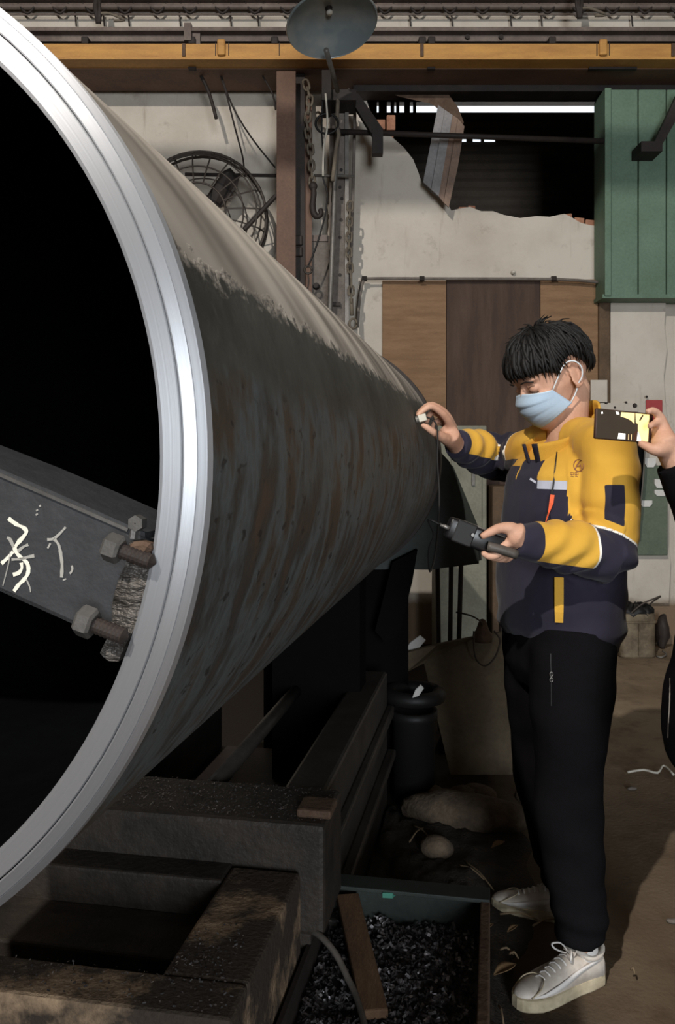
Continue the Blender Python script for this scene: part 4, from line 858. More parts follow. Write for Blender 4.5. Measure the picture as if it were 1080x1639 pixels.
def shoe(parent, toe, heel, left, sc=1.0):
    """low white leather sneaker; toe/heel ground points"""
    f = (toe-heel).normalized(); l = ZX.cross(f); Lg = (toe-heel).length; k = Lg/.29; P = lambda x, y, z: heel+f*(x*k)+l*(y*k)+ZX*(z*k)
    inn = -1 if left else 1
    def outline(x):
        q = [(0, .018), (.012, .030), (.05, .036), (.10, .036), (.15, .042), (.20, .049), (.235, .047), (.265, .036), (.283, .02), (.29, .006)]
        for (a, wa), (c, wc) in zip(q, q[1:]):
            if x <= c: return wa+(wc-wa)*(x-a)/(c-a)
        return .006
    xs = [0, .004, .012, .03, .06, .10, .14, .18, .21, .235, .255, .27, .282, .289]
    def loopz(z, gro=0, dx=0):
        g_ = gro*.08; up = [P(-g_+x*(1+2*g_/.29), outline(x)+g_, z) for x in xs]; dn = [P(-g_+x*(1+2*g_/.29), -outline(x)-g_, z) for x in xs[::-1]]; return up+dn
    b = B(); loft(b, [loopz(.0), loopz(.004, .03), loopz(.02, .035), loopz(.032, .02), loopz(.034, -.02)]); obj('sole', b, M['sole'], parent)
    # upper: sections across the foot from heel to toe
    secs = [(.004, .028, .082), (.014, .033, .098), (.04, .035, .094), (.07, .035, .086), (.098, .036, .096), (.125, .038, .094), (.15, .041, .083), (.175, .044, .072), (.20, .046, .061), (.225, .0445, .055), (.25, .038, .053), (.27, .028, .049), (.282, .017, .043), (.287, .008, .038)]
    b = B(); rings = []
    for x, hw, h in secs:
        r = []
        for i in range(13):
            t = math.pi*i/12; cy, sz = math.cos(t), math.sin(t); pw = .55 if x > .12 else .42
            wtop = 1-.22*(sz**2)*(1 if x > .11 else .6); r.append(P(x, hw*math.copysign(abs(cy)**.8, cy)*wtop, .03+(h-.03)*sz**pw))
        r += [P(x, -hw*.6, .028), P(x, hw*.6, .028)]; rings.append(r)
    loft(b, rings); obj('upper', b, M['leather'], parent, True)
    # padded collar and sock opening
    b = B(); pts = [P(.045+.046*math.cos(a), .0335*math.sin(a), .094+.007*math.cos(2*a)+.006*(1 if math.cos(a) > .6 else 0)) for a in [2*math.pi*i/24 for i in range(25)]]; tube(b, pts, .0075*k, 8, cap=False); obj('collar', b, M['leather'], parent, True)
    b = B(); lathe(b, [(.001, -.02), (.034*k, -.02), (.033*k, .0), (.031*k, .028), (.03*k, .06), (.001, .06)], P(.048, 0, .09), (ZX+f*.12), 20); obj('sock', b, M['white_cloth'], parent, True)
    # tongue, eyestays, laces, bow, toe cap seam, side curve and heel tab
    b = B(); prism(b, [P(.105, .02, .1), P(.105, -.02, .1), P(.085, -.018, .125), P(.078, 0, .129), P(.085, .018, .125)], f*.006*k); obj('tongue', b, M['leather'], parent)
    top = lambda x: next((h0+(h1-h0)*(x-x0)/(x1-x0) for (x0, w0, h0), (x1, w1, h1) in zip(secs, secs[1:]) if x0 <= x <= x1), .05)
    for i in range(6):
        x = .118+i*.0165; b = B(); w = .021-.0008*i; z = top(x)+.002
        tube(b, [P(x, w, z-.009), P(x+.003, w*.6, z-.001), P(x+.006, 0, z+.0025), P(x+.01, -w*.6, z-.003), P(x+.012, -w, z-.012)], .0032*k, 6, flat=.6); obj('lace', b, M['white_cloth'], parent, True)
    b = B()
    for sg in (-1, 1): tube(b, smoothpts([P(.112, 0, .103), P(.118, sg*.02, .118), P(.135, sg*.038, .112), P(.13, sg*.03, .1), P(.116, 0, .1)], 3), .0026*k, 5)
    obj('bow', b, M['white_cloth'], parent, True)
    for sg in (-1, 1):
        b = B(); L_ = []
        for x, z, w in ((.255, .037, .001), (.225, .040, .004), (.185, .046, .0075), (.15, .052, .009), (.12, .060, .008), (.09, .068, .006), (.06, .074, .004), (.03, .078, .001)):
            hw = next((w0+(w1-w0)*(x-x0)/(x1-x0) for (x0, w0, h0), (x1, w1, h1) in zip(secs, secs[1:]) if x0 <= x <= x1), .03)
            y = sg*(hw+.0012); L_.append([b.verts.new(P(x, y*.995, z+w)), b.verts.new(P(x, y, z-w)), b.verts.new(P(x, y-sg*.004, z-w)), b.verts.new(P(x, y*.995-sg*.004, z+w))])
        for a, c in zip(L_, L_[1:]):
            for i in range(4): b.faces.new((a[i], a[(i+1) % 4], c[(i+1) % 4], c[i]))
        obj('side_curve', b, M['white_cloth'], parent, True)
    b = B(); tube(b, smoothpts([P(.262, .034, .036), P(.235, .036, .052), P(.212, .022, .0615), P(.206, 0, .0625), P(.212, -.022, .0615), P(.235, -.036, .052), P(.262, -.034, .036)], 3), .0018*k, 5); obj('toe_seam', b, M['sole'], parent, True)
    b = B(); tube(b, [P(.004, .012, .05), P(.0, 0, .08), P(.004, -.012, .1)], .006*k, 6); obj('heel_tab', b, M['leather'], parent, True)

def legs_mesh(hips, knees, ankles, r, pelvis, Fd, vox, hem=.1):
    b = B()
    for h, kn, an in zip(hips, knees, ankles):
        pts = [h+V((0, 0, .06)), h, h.lerp(kn, .35), h.lerp(kn, .7), kn, kn.lerp(an, .35), kn.lerp(an, .7), an.lerp(kn, .06)]
        tube(b, pts, [r[0]*.9, r[0], r[0]*.97, r[1]*1.06, r[1], r[1]*.93, r[2]*1.15, r[2]], 24)
    loft(b, torso_rings(pelvis, Fd, 32))
    def fold(p, n):
        z = p.z; a = .003*math.sin(z*40+p.x*40+4*noise.noise(p*4))*max(0, 1-abs(z-.42)/.35)+.007*noise.noise(V((p.x*8, p.y*8, z*14)))+.005*max(0, .28-z)/.18*math.sin(z*95+p.x*15)
        return a
    return remesh(b, vox, 4, fold)

# ---- the inspector
FP = V((-.92, -.38, 0)).normalized(); LP_ = ZX.cross(FP)
p1 = thing('person', 'person in yellow and navy work jacket and mask holding a probe to the pipe', 'person', V((.6, 2.3, 0)))
S1, E1, W1 = at(972, 724, 2.135), at(976, 884, 2.10), at(828, 864, 1.99)
S2, E2, W2 = V((.572, 2.445, 1.375)), V((.532, 2.70, 1.352)), at(728, 711, 2.47)
HO, HF, HK = V((.5935, 2.302, 1.5760)), frame((-.96, -.28), 28), 1.06
hipN, hipF = V((.615, 2.205, .86)), V((.578, 2.385, .86)); knN, knF = V((.598, 2.19, .46)), V((.590, 2.42, .46)); anN, anF = V((.630, 2.178, .095)), V((.668, 2.475, .095))
# body: one continuous surface under the clothes, with head, neck and both hands
b = B(); P1 = head_add(b, HO, HF, HK)
tube(b, [V((.632, 2.302, 1.37)), V((.628, 2.302, 1.44)), P1(-.028, 0, -.045), P1(-.022, 0, .0)], [.066, .053, .052, .056], 20)
loft(b, torso_rings([(.6, 2.3, .84, .12, .09), (.605, 2.3, .95, .135, .1), (.61, 2.3, 1.1, .135, .095), (.62, 2.3, 1.25, .15, .1), (.63, 2.3, 1.34, .15, .085), (.632, 2.302, 1.40, .09, .06)], FP, 28))
tube(b, [S1, S1.lerp(E1, .5), E1, E1.lerp(W1, .5), W1], [.05, .046, .042, .038, .029], 14); tube(b, [S2, S2.lerp(E2, .5), E2, E2.lerp(W2, .5), W2], [.05, .046, .042, .038, .028], 14)
for h, kn, an in ((hipN, knN, anN), (hipF, knF, anF)): tube(b, [h, h.lerp(kn, .5), kn, kn.lerp(an, .4), an], [.08, .07, .055, .052, .035], 14)
PB = surf(665, 672)                                                     # where the probe touches the pipe
dyn = lambda u, v, dy: at(u, v, PB.y+dy)
# reaching (right) hand: index and middle pinch the probe from above, thumb from below
wr = W2+(dyn(716, 690, .06)-W2)*.1
def chainf(pts, rr): tube(b, smoothpts(pts, 3), [x for i in range(len(rr)-1) for x in (rr[i], rr[i]*.67+rr[i+1]*.33, rr[i]*.33+rr[i+1]*.67)]+[rr[-1]], 10)
Wp = W2
chainf([Wp, dyn(716, 672, .05), dyn(692, 651, .02), dyn(677, 657, .012), dyn(667, 666, .006)], [.024, .0125, .0098, .0088, .0062])
chainf([Wp, dyn(717, 668, .075), dyn(692, 648, .045), dyn(676, 655, .03), dyn(667, 663, .02)], [.024, .0125, .0098, .0085, .006])
chainf([Wp, dyn(717, 674, .095), dyn(694, 660, .075), dyn(685, 668, .06), dyn(683, 678, .05)], [.023, .012, .0092, .0082, .006])
chainf([Wp, dyn(716, 684, .11), dyn(700, 674, .095), dyn(693, 680, .085), dyn(692, 687, .075)], [.022, .011, .0082, .0072, .0055])
chainf([Wp, dyn(712, 702, .045), dyn(695, 693, .01), dyn(684, 685, .0), dyn(674, 679, .0)], [.024, .0165, .0112, .0098, .0068])
tube(b, [Wp, dyn(720, 697, .07), dyn(715, 684, .08)], [.026, .029, .022], 12)
# holding (left) hand: thumb on top of the gauge, fingers curled underneath
g = lambda u, v, dy=0: at(u, v, 1.98+dy)
chainf([W1, g(822, 848, -.005), g(801, 845, -.012), g(786, 851, -.02), g(769, 860, -.022)], [.027, .018, .0125, .011, .0075])
for q, (dy, du, dv) in enumerate(((-.012, 0, 0), (.008, 6, 2), (.028, 13, 4), (.046, 21, 4))):
    chainf([W1, g(812+du*.3, 868, .012+dy), g(795+du, 888+dv, dy), g(781+du, 890+dv, dy), g(771+du*1.1, 884+dv, dy-.004)], [.025, .0125, .0102, .0092, .0065])
tube(b, [W1, g(826, 855, .0), g(815, 857, .006)], [.028, .031, .024], 12)
body = mlink('body', remesh(b, .0042, 3), M['skin'], p1)
# face details
for sg in (-1, 1):
    b = B(); tube(b, smoothpts([P1(.085, .049*sg, -.001), P1(.096, .041*sg, -.0025), P1(.101, .031*sg, -.002), P1(.098, .021*sg, .0)], 3), .0014, 5); obj('eyelash', b, M['hair'], p1, True)
    b = B(); tube(b, smoothpts([P1(.09, .053*sg, .026), P1(.102, .04*sg, .034), P1(.106, .02*sg, .031)], 3), .003, 6, flat=.6); obj('eyebrow', b, M['hair'], p1, True)
hair(p1, P1, HK, 520)
# surgical mask with pleats and ear loops
def mpos(s, t, o=0.0):
    Cx = [(.106, .004), (.1195, -.018), (.119, -.042), (.111, -.069), (.096, -.094)]; q = min(3.999, t*4); i = int(q); w = q-i
    cx, cz = Cx[i][0]*(1-w)+Cx[i+1][0]*w, Cx[i][1]*(1-w)+Cx[i+1][1]*w; a = abs(s); sx_, sy_, sz_ = .060-.034*t, .068-.002*t, -.012-.052*t
    pl = .0028*((t*3.2) % 1)*(1-a**2)*(1 if .12 < t < .92 else 0)
    return P1(cx+(sx_-cx)*a**2.1+pl+o, math.copysign(sy_*math.sin(min(1, a)*1.5708)**.95*1.0, s), cz+(sz_-cz)*a**1.25)
b = B(); n_, m_ = 28, 30; gr = [[b.verts.new(mpos(-1+2*i/n_, j/m_)) for i in range(n_+1)] for j in range(m_+1)]
for j in range(m_):
    for i in range(n_): b.faces.new((gr[j][i], gr[j][i+1], gr[j+1][i+1], gr[j+1][i]))
mk = obj('face_mask', b, M['mask'], p1, True); sm = mk.modifiers.new('t', 'SOLIDIFY'); sm.thickness = .0025; sm.offset = 1
b = B(); tube(b, [mpos(-1+2*i/24, .0, .001) for i in range(25)], .0018, 5); tube(b, [mpos(-1+2*i/24, 1, .001) for i in range(25)], .0018, 5)
for sg in (-1, 1): tube(b, [mpos(sg, j/6, .001) for j in range(7)], .0018, 5)
obj('edge_binding', b, M['mask_inner'], mk, True)
for sg in (-1, 1):
    b = B(); tube(b, smoothpts([mpos(sg, .02, .001), P1(.035, .077*sg, .012), P1(.008, .086*sg, .034), P1(-.014, .092*sg, .029), P1(-.024, .094*sg, .008), P1(-.017, .091*sg, -.014), P1(-.004, .084*sg, -.026), P1(.008, .075*sg, -.045), mpos(sg, .98, .001)], 3), .0021, 5); obj('ear_loop', b, M['mask_inner'], mk, True)
# trousers
tm = legs_mesh((hipN, hipF), (knN, knF), (anN, anF), (.112, .086, .062), [(.6, 2.3, .74, .13, .10), (.6, 2.3, .80, .165, .125), (.6, 2.3, .9, .165, .125), (.603, 2.3, .97, .15, .115)], FP, .008)
tro = mlink('trousers', tm, M['black_cloth'], p1)
tt = bvh(tro)
b = ribbon(tt, [(881, 1046), (881, 1062), (882, 1080), (882, 1100), (882, 1130)], .0012); obj('pocket_zip', b, M['black'], tro)
for v in (1079, 1088):
    q = hit(tt, 882, v, .003); b = B(); tube(b, [q+V((.004*math.cos(a), -.001, .0055*math.sin(a))) for a in [x*.7 for x in range(10)]], .0012, 5); obj('zip_pull', b, M['zinc'], tro, True)
# jacket
b = B()
rows = [(.607, 2.3, .845, .168, .125), (.607, 2.3, .87, .172, .13), (.607, 2.3, .905, .192, .148), (.605, 2.3, .97, .2, .152), (.605, 2.3, 1.05, .198, .146), (.61, 2.3, 1.14, .194, .138), (.615, 2.3, 1.23, .196, .134), (.622, 2.3, 1.31, .196, .128), (.628, 2.302, 1.365, .17, .115, .02), (.632, 2.304, 1.40, .13, .105, .04), (.634, 2.306, 1.43, .090, .093, .055)]
loft(b, torso_rings(rows, FP))
tube(b, smoothpts([S1-LP_*.06+V((0, 0, .015)), S1, S1.lerp(E1, .5), E1, E1.lerp(W1, .3), E1.lerp(W1, .62), E1.lerp(W1, .9), E1.lerp(W1, 1.02)], 3), [.06, .066, .070, .072, .072, .072, .072, .071, .070, .069, .068, .067, .066, .064, .062, .058, .053, .048, .044, .041, .039, .038], 26)
for S_, sg in ((S1, 1), (S2, -1)): tube(b, smoothpts([V((.634, 2.306, 1.405))+LP_*(.03*sg), V((.632, 2.304, 1.402))+LP_*(.085*sg), S_+LP_*(-.02*sg)+V((0, 0, .012)), S_+V((0, 0, -.03))], 3), [.06, .06, .06, .06, .062, .064, .066, .067, .066, .062], 22)
tube(b, smoothpts([S2+LP_*.06+V((0, 0, .015)), S2, S2.lerp(E2, .5), E2, E2.lerp(W2, .3), E2.lerp(W2, .62), E2.lerp(W2, .9), E2.lerp(W2, 1.0)], 3), [.068, .07, .072, .073, .073, .073, .074, .074, .074, .072, .071, .07, .068, .066, .064, .061, .058, .055, .051, .047, .044, .042], 26)
def jfold(p, n):
    a = 0; t1, d1, _ = seg(p, E1, W1); t0, d0, _ = seg(p, S1, E1); t3, d3, _ = seg(p, E2, W2); t4, d4, _ = seg(p, S2, E2)
    if d1 < .1 and t1 > .05: a += (.0045*math.sin(t1*25+p.z*45+5*noise.noise(p*7))*(.4+noise.noise(p*5+V((3,1,2))))+.004*noise.noise(p*17))*math.sin(math.pi*min(1, t1*1.02))
    elif d3 < .1 and t3 > .05: a += .006*math.sin(t3*30+p.z*24+2*noise.noise(p*9))*math.sin(math.pi*min(1, t3))
    elif d0 < .1: a += .004*math.sin(p.z*60+p.x*30+3*noise.noise(p*7))*(.3+t0)
    else: a += .006*math.sin(p.z*40+2.5*p.y*9+4*noise.noise(p*4))*max(0, 1-abs(p.z-.93)/.12)
    return a+.006*noise.noise(V((p.x*7, p.y*7, p.z*5)))+.0025*noise.noise(p*24)
jm = remesh(b, .005, 5, jfold)
yel, pip, sil = [], [], []
TC = V((.615, 2.3, 0)); LA, LFA, LB = (E1-S1).length, (W1-E1).length, (W2-E2).length; LAB = (E2-S2).length
for v in jm.vertices:
    p = v.co; lt = (p-TC).dot(LP_); fw = (p-TC).dot(FP); z = p.z; Y_, Pp, Sv = -.05, -.05, -.05
    t0, d0, r0 = seg(p, S1, E1); t1, d1, r1 = seg(p, E1, W1); t3, d3, r3 = seg(p, E2, W2); t4, d4, r4 = seg(p, S2, E2)
    if lt > .10 and d0 < .10 and d0 < d1 and (t0 > .04 or d0 > .05):
        tb = .865-.115*r0.normalized().dot(FP); Y_ = (tb-t0)*LA; Pp = .003-abs(Y_)
        q = r0.dot(V((-1, 0, 0)))/.075; pz = (t0-.36)*LA; out = r0.normalized().dot(V((0, -1, 0)))
        if out > .1: Y_ = min(Y_, max(max(.36-t0, t0-(.74+.12*(-q)))*LA, max(-.22-q, q-.40)*.075))
    elif d1 < .09 and (lt > .03 or t1 > .12):
        Y_ = min(t1-.31, .83-t1)*LFA; Y_ = min(Y_, (r1.z/.06+.72)*.06); Pp = min(.003-abs((t1-.31)*LFA), (r1.z/.06+.72)*.06)
        if t1 < .28 and d0 < .12:
            Yu = (.865-.115*r0.normalized().dot(FP)-t0)*LA; Pp = max(Pp, .003-abs(Yu)); Y_ = max(Y_, Yu)
    elif d3 < .10 and d3 <= d4 and (p-S2).length > .12:
        up = r3.z/.07+.35; Y_ = min(min(t3-.50, .93-t3)*LB, up*.07); Pp = min(.003-abs((t3-.50)*LB), up*.07)
    elif d4 < .11 and lt < -.11:
        up = r4.z/.07+.30; Y_ = min((.22-t4)*LAB, up*.07); Pp = min(.003-abs((.22-t4)*LAB), up*.07)
    else:
        Y_ = z-1.298 if lt > -.055 else z-1.335; Sv = min(.011-abs(z-1.287), lt*.5)
        if fw > .0 and -.055 < lt < .052: Y_ = min(Y_, max(z-1.352, (abs(lt-.0)-.048)*1.0)); Sv = min(Sv, lt-.05)
    yel.append(Y_); pip.append(Pp); sil.append(Sv)
setattr_f(jm, 'yel', yel); setattr_f(jm, 'pip', pip); setattr_f(jm, 'sil', sil)
jk = mlink('jacket', jm, M['jacket'], p1); jt = bvh(jk)
# collar: open at the front, leaning out
def collar(parent, c, Fd, m, a0=.16, h0=.065, r=(.084, .09)):
    Fd = V(Fd).normalized(); L = ZX.cross(Fd); b = B(); rows_ = []
    for i in range(37):
        a = a0+(2*math.pi-2*a0)*i/36; ca, sa = math.cos(a), math.sin(a); up = (1-ca)/2; col_ = []; ex = 1+.22*(1-up)
        for j in range(6):
            t = j/5; fl = .018*max(0, ca)*t; rr = 1.05-.10*t*(1-max(0, ca))
            col_.append(b.verts.new(c+Fd*((r[1]*rr*ex+fl)*ca)+L*((r[0]*rr*(1+.1*(1-up))+fl*.8)*sa)+ZX*(-.095+.125*up**1.3+h0*.85*t)))
        rows_.append(col_)
    for a, d in zip(rows_, rows_[1:]):
        for j in range(5): b.faces.new((a[j], d[j], d[j+1], a[j+1])).material_index = 1 if (a is rows_[0] or d is rows_[-1]) else 0
    o = obj('collar', b, [m, M['navy']], parent, True); s_ = o.modifiers.new('t', 'SOLIDIFY'); s_.thickness = .006; return o
cl = collar(jk, V((.628, 2.302, 1.432)), FP, M['yellow'])
ct_ = bvh(cl)
for (u, v) in ((871, 697), (879, 702)):
    q = hit(ct_, u, v, .009) or at(u, v, 2.25); b = B(); lathe(b, [(.0003, 0), (.0045, 0), (.0045, .003), (.002, .0035), (.0003, .0035)], q, (CAM0-q), 12); obj('snap_button', b, M['button'], cl)
# pocket tab, zip and pull, emblem and lettering on the chest
def tabmesh(name, px, w, m, parent, th=.002):
    b = ribbon(jt, px, w, th); o = obj(name, b, m, parent); s_ = o.modifiers.new('t', 'SOLIDIFY'); s_.thickness = .002; return o
tabmesh('pocket_tab', [(894.5, 924+8*i) for i in range(10)], .0112, M['yellow'], jk)
tabmesh('zip', [(892, 716), (889, 740), (886, 772), (881, 800), (872, 835)], .002, M['black'], jk)
tabmesh('zip_pull', [(884, 792), (882, 805), (878, 820), (873, 836)], .0052, M['orange'], jk, .006)
tabmesh('reflective_dash', [(848, 766), (857, 772)], .0045, M['silver'], jk)
b = B(); ribbon(jt, [(926+8*math.cos(a), 745-9.5*math.sin(a)) for a in [.9+x*.3 for x in range(20)]], .0013, .002, 0, b)
ribbon(jt, [(920, 752), (923, 745), (927, 739), (930, 737)], .0014, .002, 0, b); ribbon(jt, [(923, 747), (929, 745)], .0013, .002, 0, b); ribbon(jt, [(928, 743), (930, 749), (931, 754)], .0013, .002, 0, b); obj('chest_emblem', b, M['logo'], jk)
b = B()
for x0 in (913, 920):
    for st_ in (((0, 0), (5, 1)), ((0, 3), (5, 4)), ((2.5, -1), (2, 6)), ((0, 6), (5, 6.5)), ((0, 0), (0, 4)), ((5, 0), (5, 4))): ribbon(jt, [(x0+st_[0][0], 756+st_[0][1]), (x0+st_[1][0], 756+st_[1][1])], .0005, .002, 0, b)
obj('chest_lettering', b, M['logo'], jk)
# shoes
def gnd(x, y): return V((x, y, 0))
sn = bpy.data.objects.new('shoe', None); COL.objects.link(sn); sn.parent = p1; sn.location = V((.6, 2.15, 0))-worg(p1)
shoe(sn, gnd(.437, 2.078), gnd(.682, 2.197), True)
sf = bpy.data.objects.new('shoe', None); COL.objects.link(sf); sf.parent = p1; sf.location = V((.6, 2.5, 0))-worg(p1)
shoe(sf, gnd(.468, 2.552), gnd(.722, 2.468), False)

# probe, gauge and cable
pb = thing('test_probe', 'small silver probe block pressed on the pipe by the fingertips', 'probe', PB)
nrm = (PB-CY); nrm = (nrm-AX*nrm.dot(AX)).normalized(); b = B(); s1 = AX; s2 = nrm.cross(s1)
lathe(b, [(.0003, 0), (.0095, 0), (.0095, .008), (.0003, .008)], PB+nrm*.001, nrm, 16); obj('wear_face', b, M['galv'], pb)
b = B(); box(b, PB+nrm*.020, .022, .019, .020, X=nrm, Y=s1, Z=s2, bev=.002); obj('housing', b, M['white_wire'], pb)
ga = thing('thickness_gauge', 'black handheld gauge gripped in the hand above the pocket', 'gauge', at(760, 860, 1.98))
gl, gr_ = at(716, 840, 1.985), at(806, 875, 1.99); gd_ = (gr_-gl).normalized(); gn = gd_.cross(V((0, 1, 0))).normalized(); gy = gd_.cross(gn)
mid = (gl+gr_)/2; LN = (gr_-gl).length
b = B(); box(b, mid+gn*-.004, LN, .036, .052, X=gd_, Y=gy, Z=gn, bev=.007); obj('holster', b, M['black_gloss'], ga, True)
b = B(); box(b, mid-gd_*.03-gn*.004, .05, .039, .055, X=gd_, Y=gy, Z=gn, bev=.004); obj('sleeve_band', b, M['black'], ga)
b = B(); box(b, mid+gd_*.012+gn*.022, LN*.72, .030, .004, X=gd_, Y=gy, Z=gn, bev=.002); obj('face_plate', b, M['galv'], ga)
b = B(); pts = smoothpts([mid+gd_*.03-gn*.012-V((0, .026, 0)), mid+gd_*.06-gn*.008-V((0, .03, 0)), mid+gd_*.1-gn*.006-V((0, .028, 0))], 3); tube(b, pts, [.014]*len(pts), 10, flat=.8); obj('wrist_strap', b, M['hose'], ga, True)
for i, dy in enumerate((-.012, .004)):
    b = B(); q = gl+gy*dy-gn*.006+V((0, -.012, 0)); lathe(b, [(.0003, 0), (.005, 0), (.005, .012), (.0035, .013), (.0035, .022), (.0003, .022)], q-gd_*-.004, -gd_, 12); obj('plug', b, M['zinc'], ga, True)
b = B(); lathe(b, [(.0003, 0), (.004, 0), (.004, .006), (.0003, .006)], mid-gd_*.012+V((0, -.024, .0)), V((0, -1, 0)), 10); obj('snap_stud', b, M['zinc'], ga)
q = gl-gd_*.02+V((0, -.008, -.006))
cpts = [q, q-gd_*.03, at(694, 856, 2.0), at(686, 880, 2.02), at(688, 915, 2.08), at(697, 880, 2.2), at(703, 800, 2.28), at(700, 740, 2.31), PB+nrm*.05+V((.01, 0, -.03)), PB+nrm*.031]
rod('probe_cable', cpts, .0024, M['black'], 'thin black cable joining the gauge to the probe', 'cable', 6, True, 5)

# ---- second person at the right edge, filming with a phone
p2 = thing('person', 'person in black at the right edge holding up a phone, mostly out of view', 'person', V((0.880, 1.78, 0)))
F2 = V((-1, .12, 0)).normalized(); L2 = ZX.cross(F2)
b = B(); H2 = frame((-1, .1), 8); Q2 = head_add(b, V((0.920, 1.78, 1.60)), H2, 1.04)
tube(b, [V((0.920, 1.78, 1.36)), V((0.915, 1.78, 1.46)), Q2(-.02, 0, -.03)], [.065, .056, .056], 16)
loft(b, torso_rings([(0.900, 1.78, .85, .13, .09), (0.900, 1.78, 1.1, .14, .09), (0.910, 1.78, 1.35, .15, .08), (0.915, 1.78, 1.41, .08, .06)], F2, 24))
SR, ER, WR = V((0.905, 1.93, 1.36)), V((0.920, 1.95, 1.09)), at(1068, 716, 1.90)
SL, EL, WL = V((0.915, 1.60, 1.36)), V((0.950, 1.56, 1.09)), V((0.860, 1.58, .86))
for a, c, d in ((SR, ER, WR), (SL, EL, WL)): tube(b, [a, a.lerp(c, .5), c, c.lerp(d, .5), d], [.05, .045, .042, .037, .029], 12)
for sg in (-.09, .09): tube(b, [V((0.900, 1.78+sg, .86)), V((0.900, 1.78+sg, .46)), V((0.920, 1.78+sg, .09))], [.08, .055, .036], 12)
ph = lambda u, v, dy=0: at(u, v, 1.885+dy)
chainf([WR, ph(1061, 679, .012), ph(1052, 662, .004), ph(1043, 657, -.004), ph(1034, 660, -.01)], [.027, .0125, .0098, .0088, .0065])
chainf([WR, ph(1064, 685, .03), ph(1056, 676, .02), ph(1047, 678, .0), ph(1038, 683, -.012)], [.026, .0125, .0098, .0088, .0065])
chainf([WR, ph(1066, 692, .05), ph(1060, 684, .045), ph(1050, 686, .03), ph(1042, 690, .02)], [.025, .012, .0092, .0082, .006])
chainf([WR, ph(1068, 700, .06), ph(1062, 695, .058), ph(1054, 697, .045), ph(1047, 700, .032)], [.024, .011, .0085, .0075, .0055])
chainf([WR, ph(1054, 719, -.012), ph(1043, 719, -.012), ph(1032, 713, -.006), ph(1021, 708, .0)], [.028, .018, .0125, .0105, .0075])
tube(b, [WR, ph(1062, 707, .01), ph(1060, 694, .022)], [.028, .031, .024], 12)
for q in range(4): chainf([WL, WL+V((-.01, -.03+.02*q, -.07)), WL+V((-.02, -.032+.021*q, -.11)), WL+V((-.015, -.03+.02*q, -.14))], [.024, .0115, .0095, .0065])
chainf([WL, WL+V((-.035, .0, -.04)), WL+V((-.05, .005, -.07)), WL+V((-.05, .005, -.09))], [.024, .014, .011, .008])
mlink('body', remesh(b, .0048, 3), M['skin'], p2)
hair(p2, Q2, 1.04, 300, seed=9)
for sg in (-1, 1):
    b = B(); ellip(b, Q2(.0865, .033*sg, .004), .0095, .0105, .0095, H2[0], H2[1], H2[2], 14, 10); obj('eye', b, M['paper'], p2, True)
    b = B(); ellip(b, Q2(.0945, .0345*sg, .003), .003, .0052, .0052, H2[0], H2[1], H2[2], 10, 8); obj('iris', b, M['button'], p2, True)
    b = B(); tube(b, smoothpts([Q2(.085, .05*sg, .008), Q2(.1, .04*sg, .012), Q2(.103, .03*sg, .012), Q2(.098, .02*sg, .007)], 3), .0016, 5); obj('eyelash', b, M['hair'], p2, True)
    b = B(); tube(b, smoothpts([Q2(.09, .053*sg, .028), Q2(.102, .04*sg, .036), Q2(.106, .02*sg, .033)], 3), .003, 6, flat=.6); obj('eyebrow', b, M['hair'], p2, True)
b = B(); tube(b, smoothpts([Q2(.093, -.021, -.064), Q2(.104, -.008, -.060), Q2(.105, 0, -.061), Q2(.104, .008, -.060), Q2(.093, .021, -.064)], 3), .0035, 7, flat=.8); obj('lips', b, M['lip'], p2, True)
tm = legs_mesh((V((0.900, 1.69, .86)), V((0.900, 1.87, .86))), (V((0.900, 1.69, .46)), V((0.900, 1.87, .46))), (V((0.930, 1.68, .09)), V((0.930, 1.88, .09))), (.11, .085, .062), [(0.900, 1.78, .74, .13, .1), (0.900, 1.78, .8, .165, .12), (0.900, 1.78, .95, .15, .11)], F2, .012)
mlink('trousers', tm, M['black_cloth'], p2)
b = B(); loft(b, torso_rings([(.885, 1.78, .70, .195, .165), (.88, 1.78, .715, .203, .176), (.878, 1.78, .80, .205, .184), (.885, 1.78, .90, .203, .170), (.893, 1.78, .98, .198, .152), (.9, 1.78, 1.1, .196, .14), (.905, 1.78, 1.2, .198, .138), (.91, 1.78, 1.31, .195, .125), (.913, 1.78, 1.37, .16, .11), (.915, 1.78, 1.41, .12, .095), (.915, 1.78, 1.45, .085, .08)], F2, 36))
for S_, sg in ((SR, -1), (SL, 1)): tube(b, smoothpts([V((.915, 1.78+.03*-sg, 1.40)), V((.912, 1.78-.09*sg, 1.395)), S_+V((0, 0, .015)), S_+V((0, 0, -.04))], 3), [.065]*6+[.068, .07, .07, .066], 20)
for a, c, d, e in ((SR, ER, WR, .90), (SL, EL, WL, .95)): tube(b, smoothpts([a, a.lerp(c, .5), c, c.lerp(d, .4), c.lerp(d, e)], 3), [.07]*9+[.064, .06, .054, .050], 20)
pj = mlink('coat', remesh(b, .009, 4, lambda p, n: .008*noise.noise(V((p.x*6, p.y*6, p.z*16)))), M['black_cloth'], p2)
collar(pj, V((0.915, 1.78, 1.43)), F2, M['black_cloth'])
b = B(); jt2 = bvh(pj); ribbon(jt2, [(1070+2*math.sin(v*.03), v) for v in range(1085, 1185, 12)], .0012, .002, 0, b); obj('hem_cord', b, M['galv'], pj)
for sg, lf in ((-.1, False), (.1, True)):
    e = bpy.data.objects.new('shoe', None); COL.objects.link(e); e.parent = p2; e.location = V((0.930, 1.78, 0))-worg(p2); shoe(e, gnd(.73, 1.78-sg*1.1), gnd(1.000, 1.78-sg), lf)
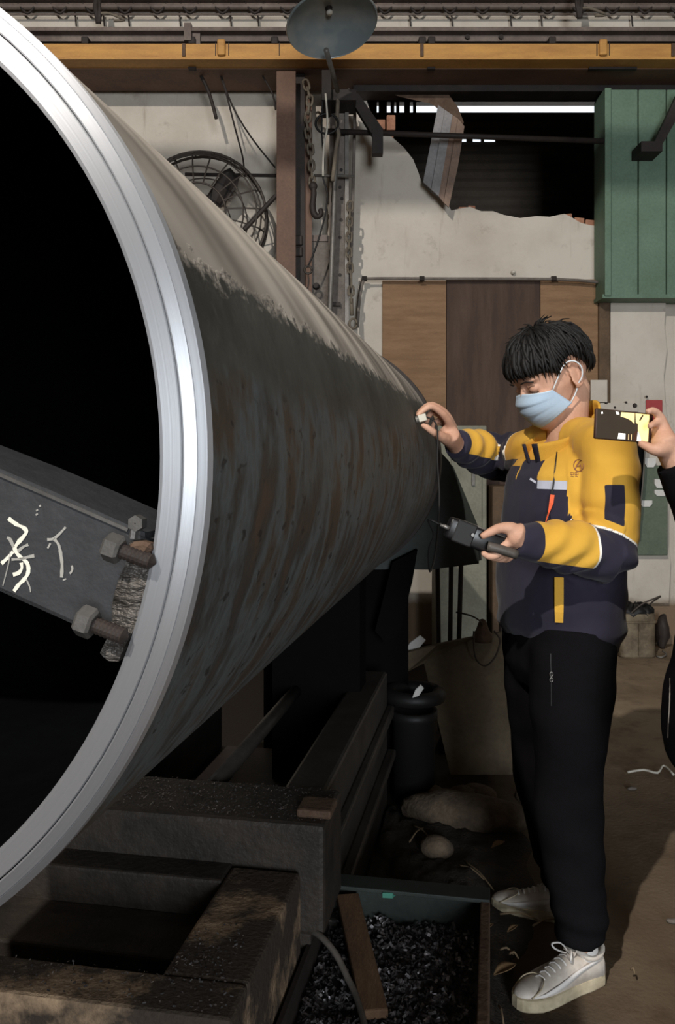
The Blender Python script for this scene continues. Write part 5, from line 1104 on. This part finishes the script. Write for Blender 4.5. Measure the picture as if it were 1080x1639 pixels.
# phone with the picture on its screen
fo = thing('mobile_phone', 'dark mobile phone held sideways showing the scene on its bright screen', 'phone', at(1000, 682, 1.88))
c0, c1, c2, c3 = at(954, 653, 1.87), at(1046, 662, 1.91), at(1049, 711, 1.91), at(957, 702, 1.87)
pu = (c1-c0).normalized(); pv = (c3-c0); pv = (pv-pu*pv.dot(pu)).normalized(); pn = pu.cross(pv); W_, H_ = (c1-c0).length, (c3-c0).length
if pn.y > 0: pn = -pn
mid = c0+pu*W_/2+pv*H_/2
b = B(); box(b, mid-pn*.004, W_, H_, .009, X=pu, Y=pv, Z=pn, bev=.0035); obj('case', b, M['case'], fo, True)
def spoly(b, pts, mi, o): f = b.faces.new([b.verts.new(c0+pu*(x*W_)+pv*(y*H_)+pn*(.0006+o)) for x, y in pts]); f.material_index = mi
SM = [plain('screen_dark', (58, 50, 42), .3, emit=.35), plain('screen_warm', (252, 226, 150), .3, emit=.85), plain('screen_white', (250, 248, 240), .3, emit=.95), plain('screen_brown', (70, 46, 36), .3, emit=.3), plain('screen_pale', (232, 206, 150), .3, emit=.7)]
b = B(); spoly(b, [(.02, .03), (.93, .03), (.93, .97), (.02, .97)], 0, 0)
spoly(b, [(.43, .06), (.66, .05), (.665, .40), (.60, .30), (.52, .24), (.42, .2)], 1, .0001); spoly(b, [(.675, .05), (.92, .05), (.92, .95), (.80, .95), (.78, .82), (.735, .60), (.73, .40), (.69, .36)], 1, .0001)
spoly(b, [(.70, .18), (.73, .2), (.79, .12), (.78, .09)], 4, .0002); spoly(b, [(.74, .3), (.77, .28), (.82, .1), (.80, .08), (.76, .2)], 0, .0002)
spoly(b, [(.40, .75), (.52, .75), (.52, .94), (.39, .94)], 2, .0001); spoly(b, [(.33, .05), (.38, .06), (.40, .14), (.35, .15)], 2, .0001); spoly(b, [(.08, .12), (.11, .1), (.12, .16), (.09, .18)], 2, .0001)
spoly(b, [(.735, .62), (.78, .82), (.80, .96), (.72, .96)], 2, .0001); spoly(b, [(.66, .72), (.73, .6), (.71, .96), (.67, .96)], 3, .0001)
for i in range(5): spoly(b, [(.545+.025*i, .76), (.555+.025*i, .76), (.555+.025*i, .95), (.545+.025*i, .95)], 4 if i % 2 else 3, .00015)
obj('screen', b, SM, fo, recalc=False)
b = B(); lathe(b, [(.0003, 0), (.004, 0), (.004, .002), (.0003, .002)], mid+pu*.028+pv*.018-pn*.008, -pn, 12); obj('camera_lens', b, M['black_gloss'], fo)
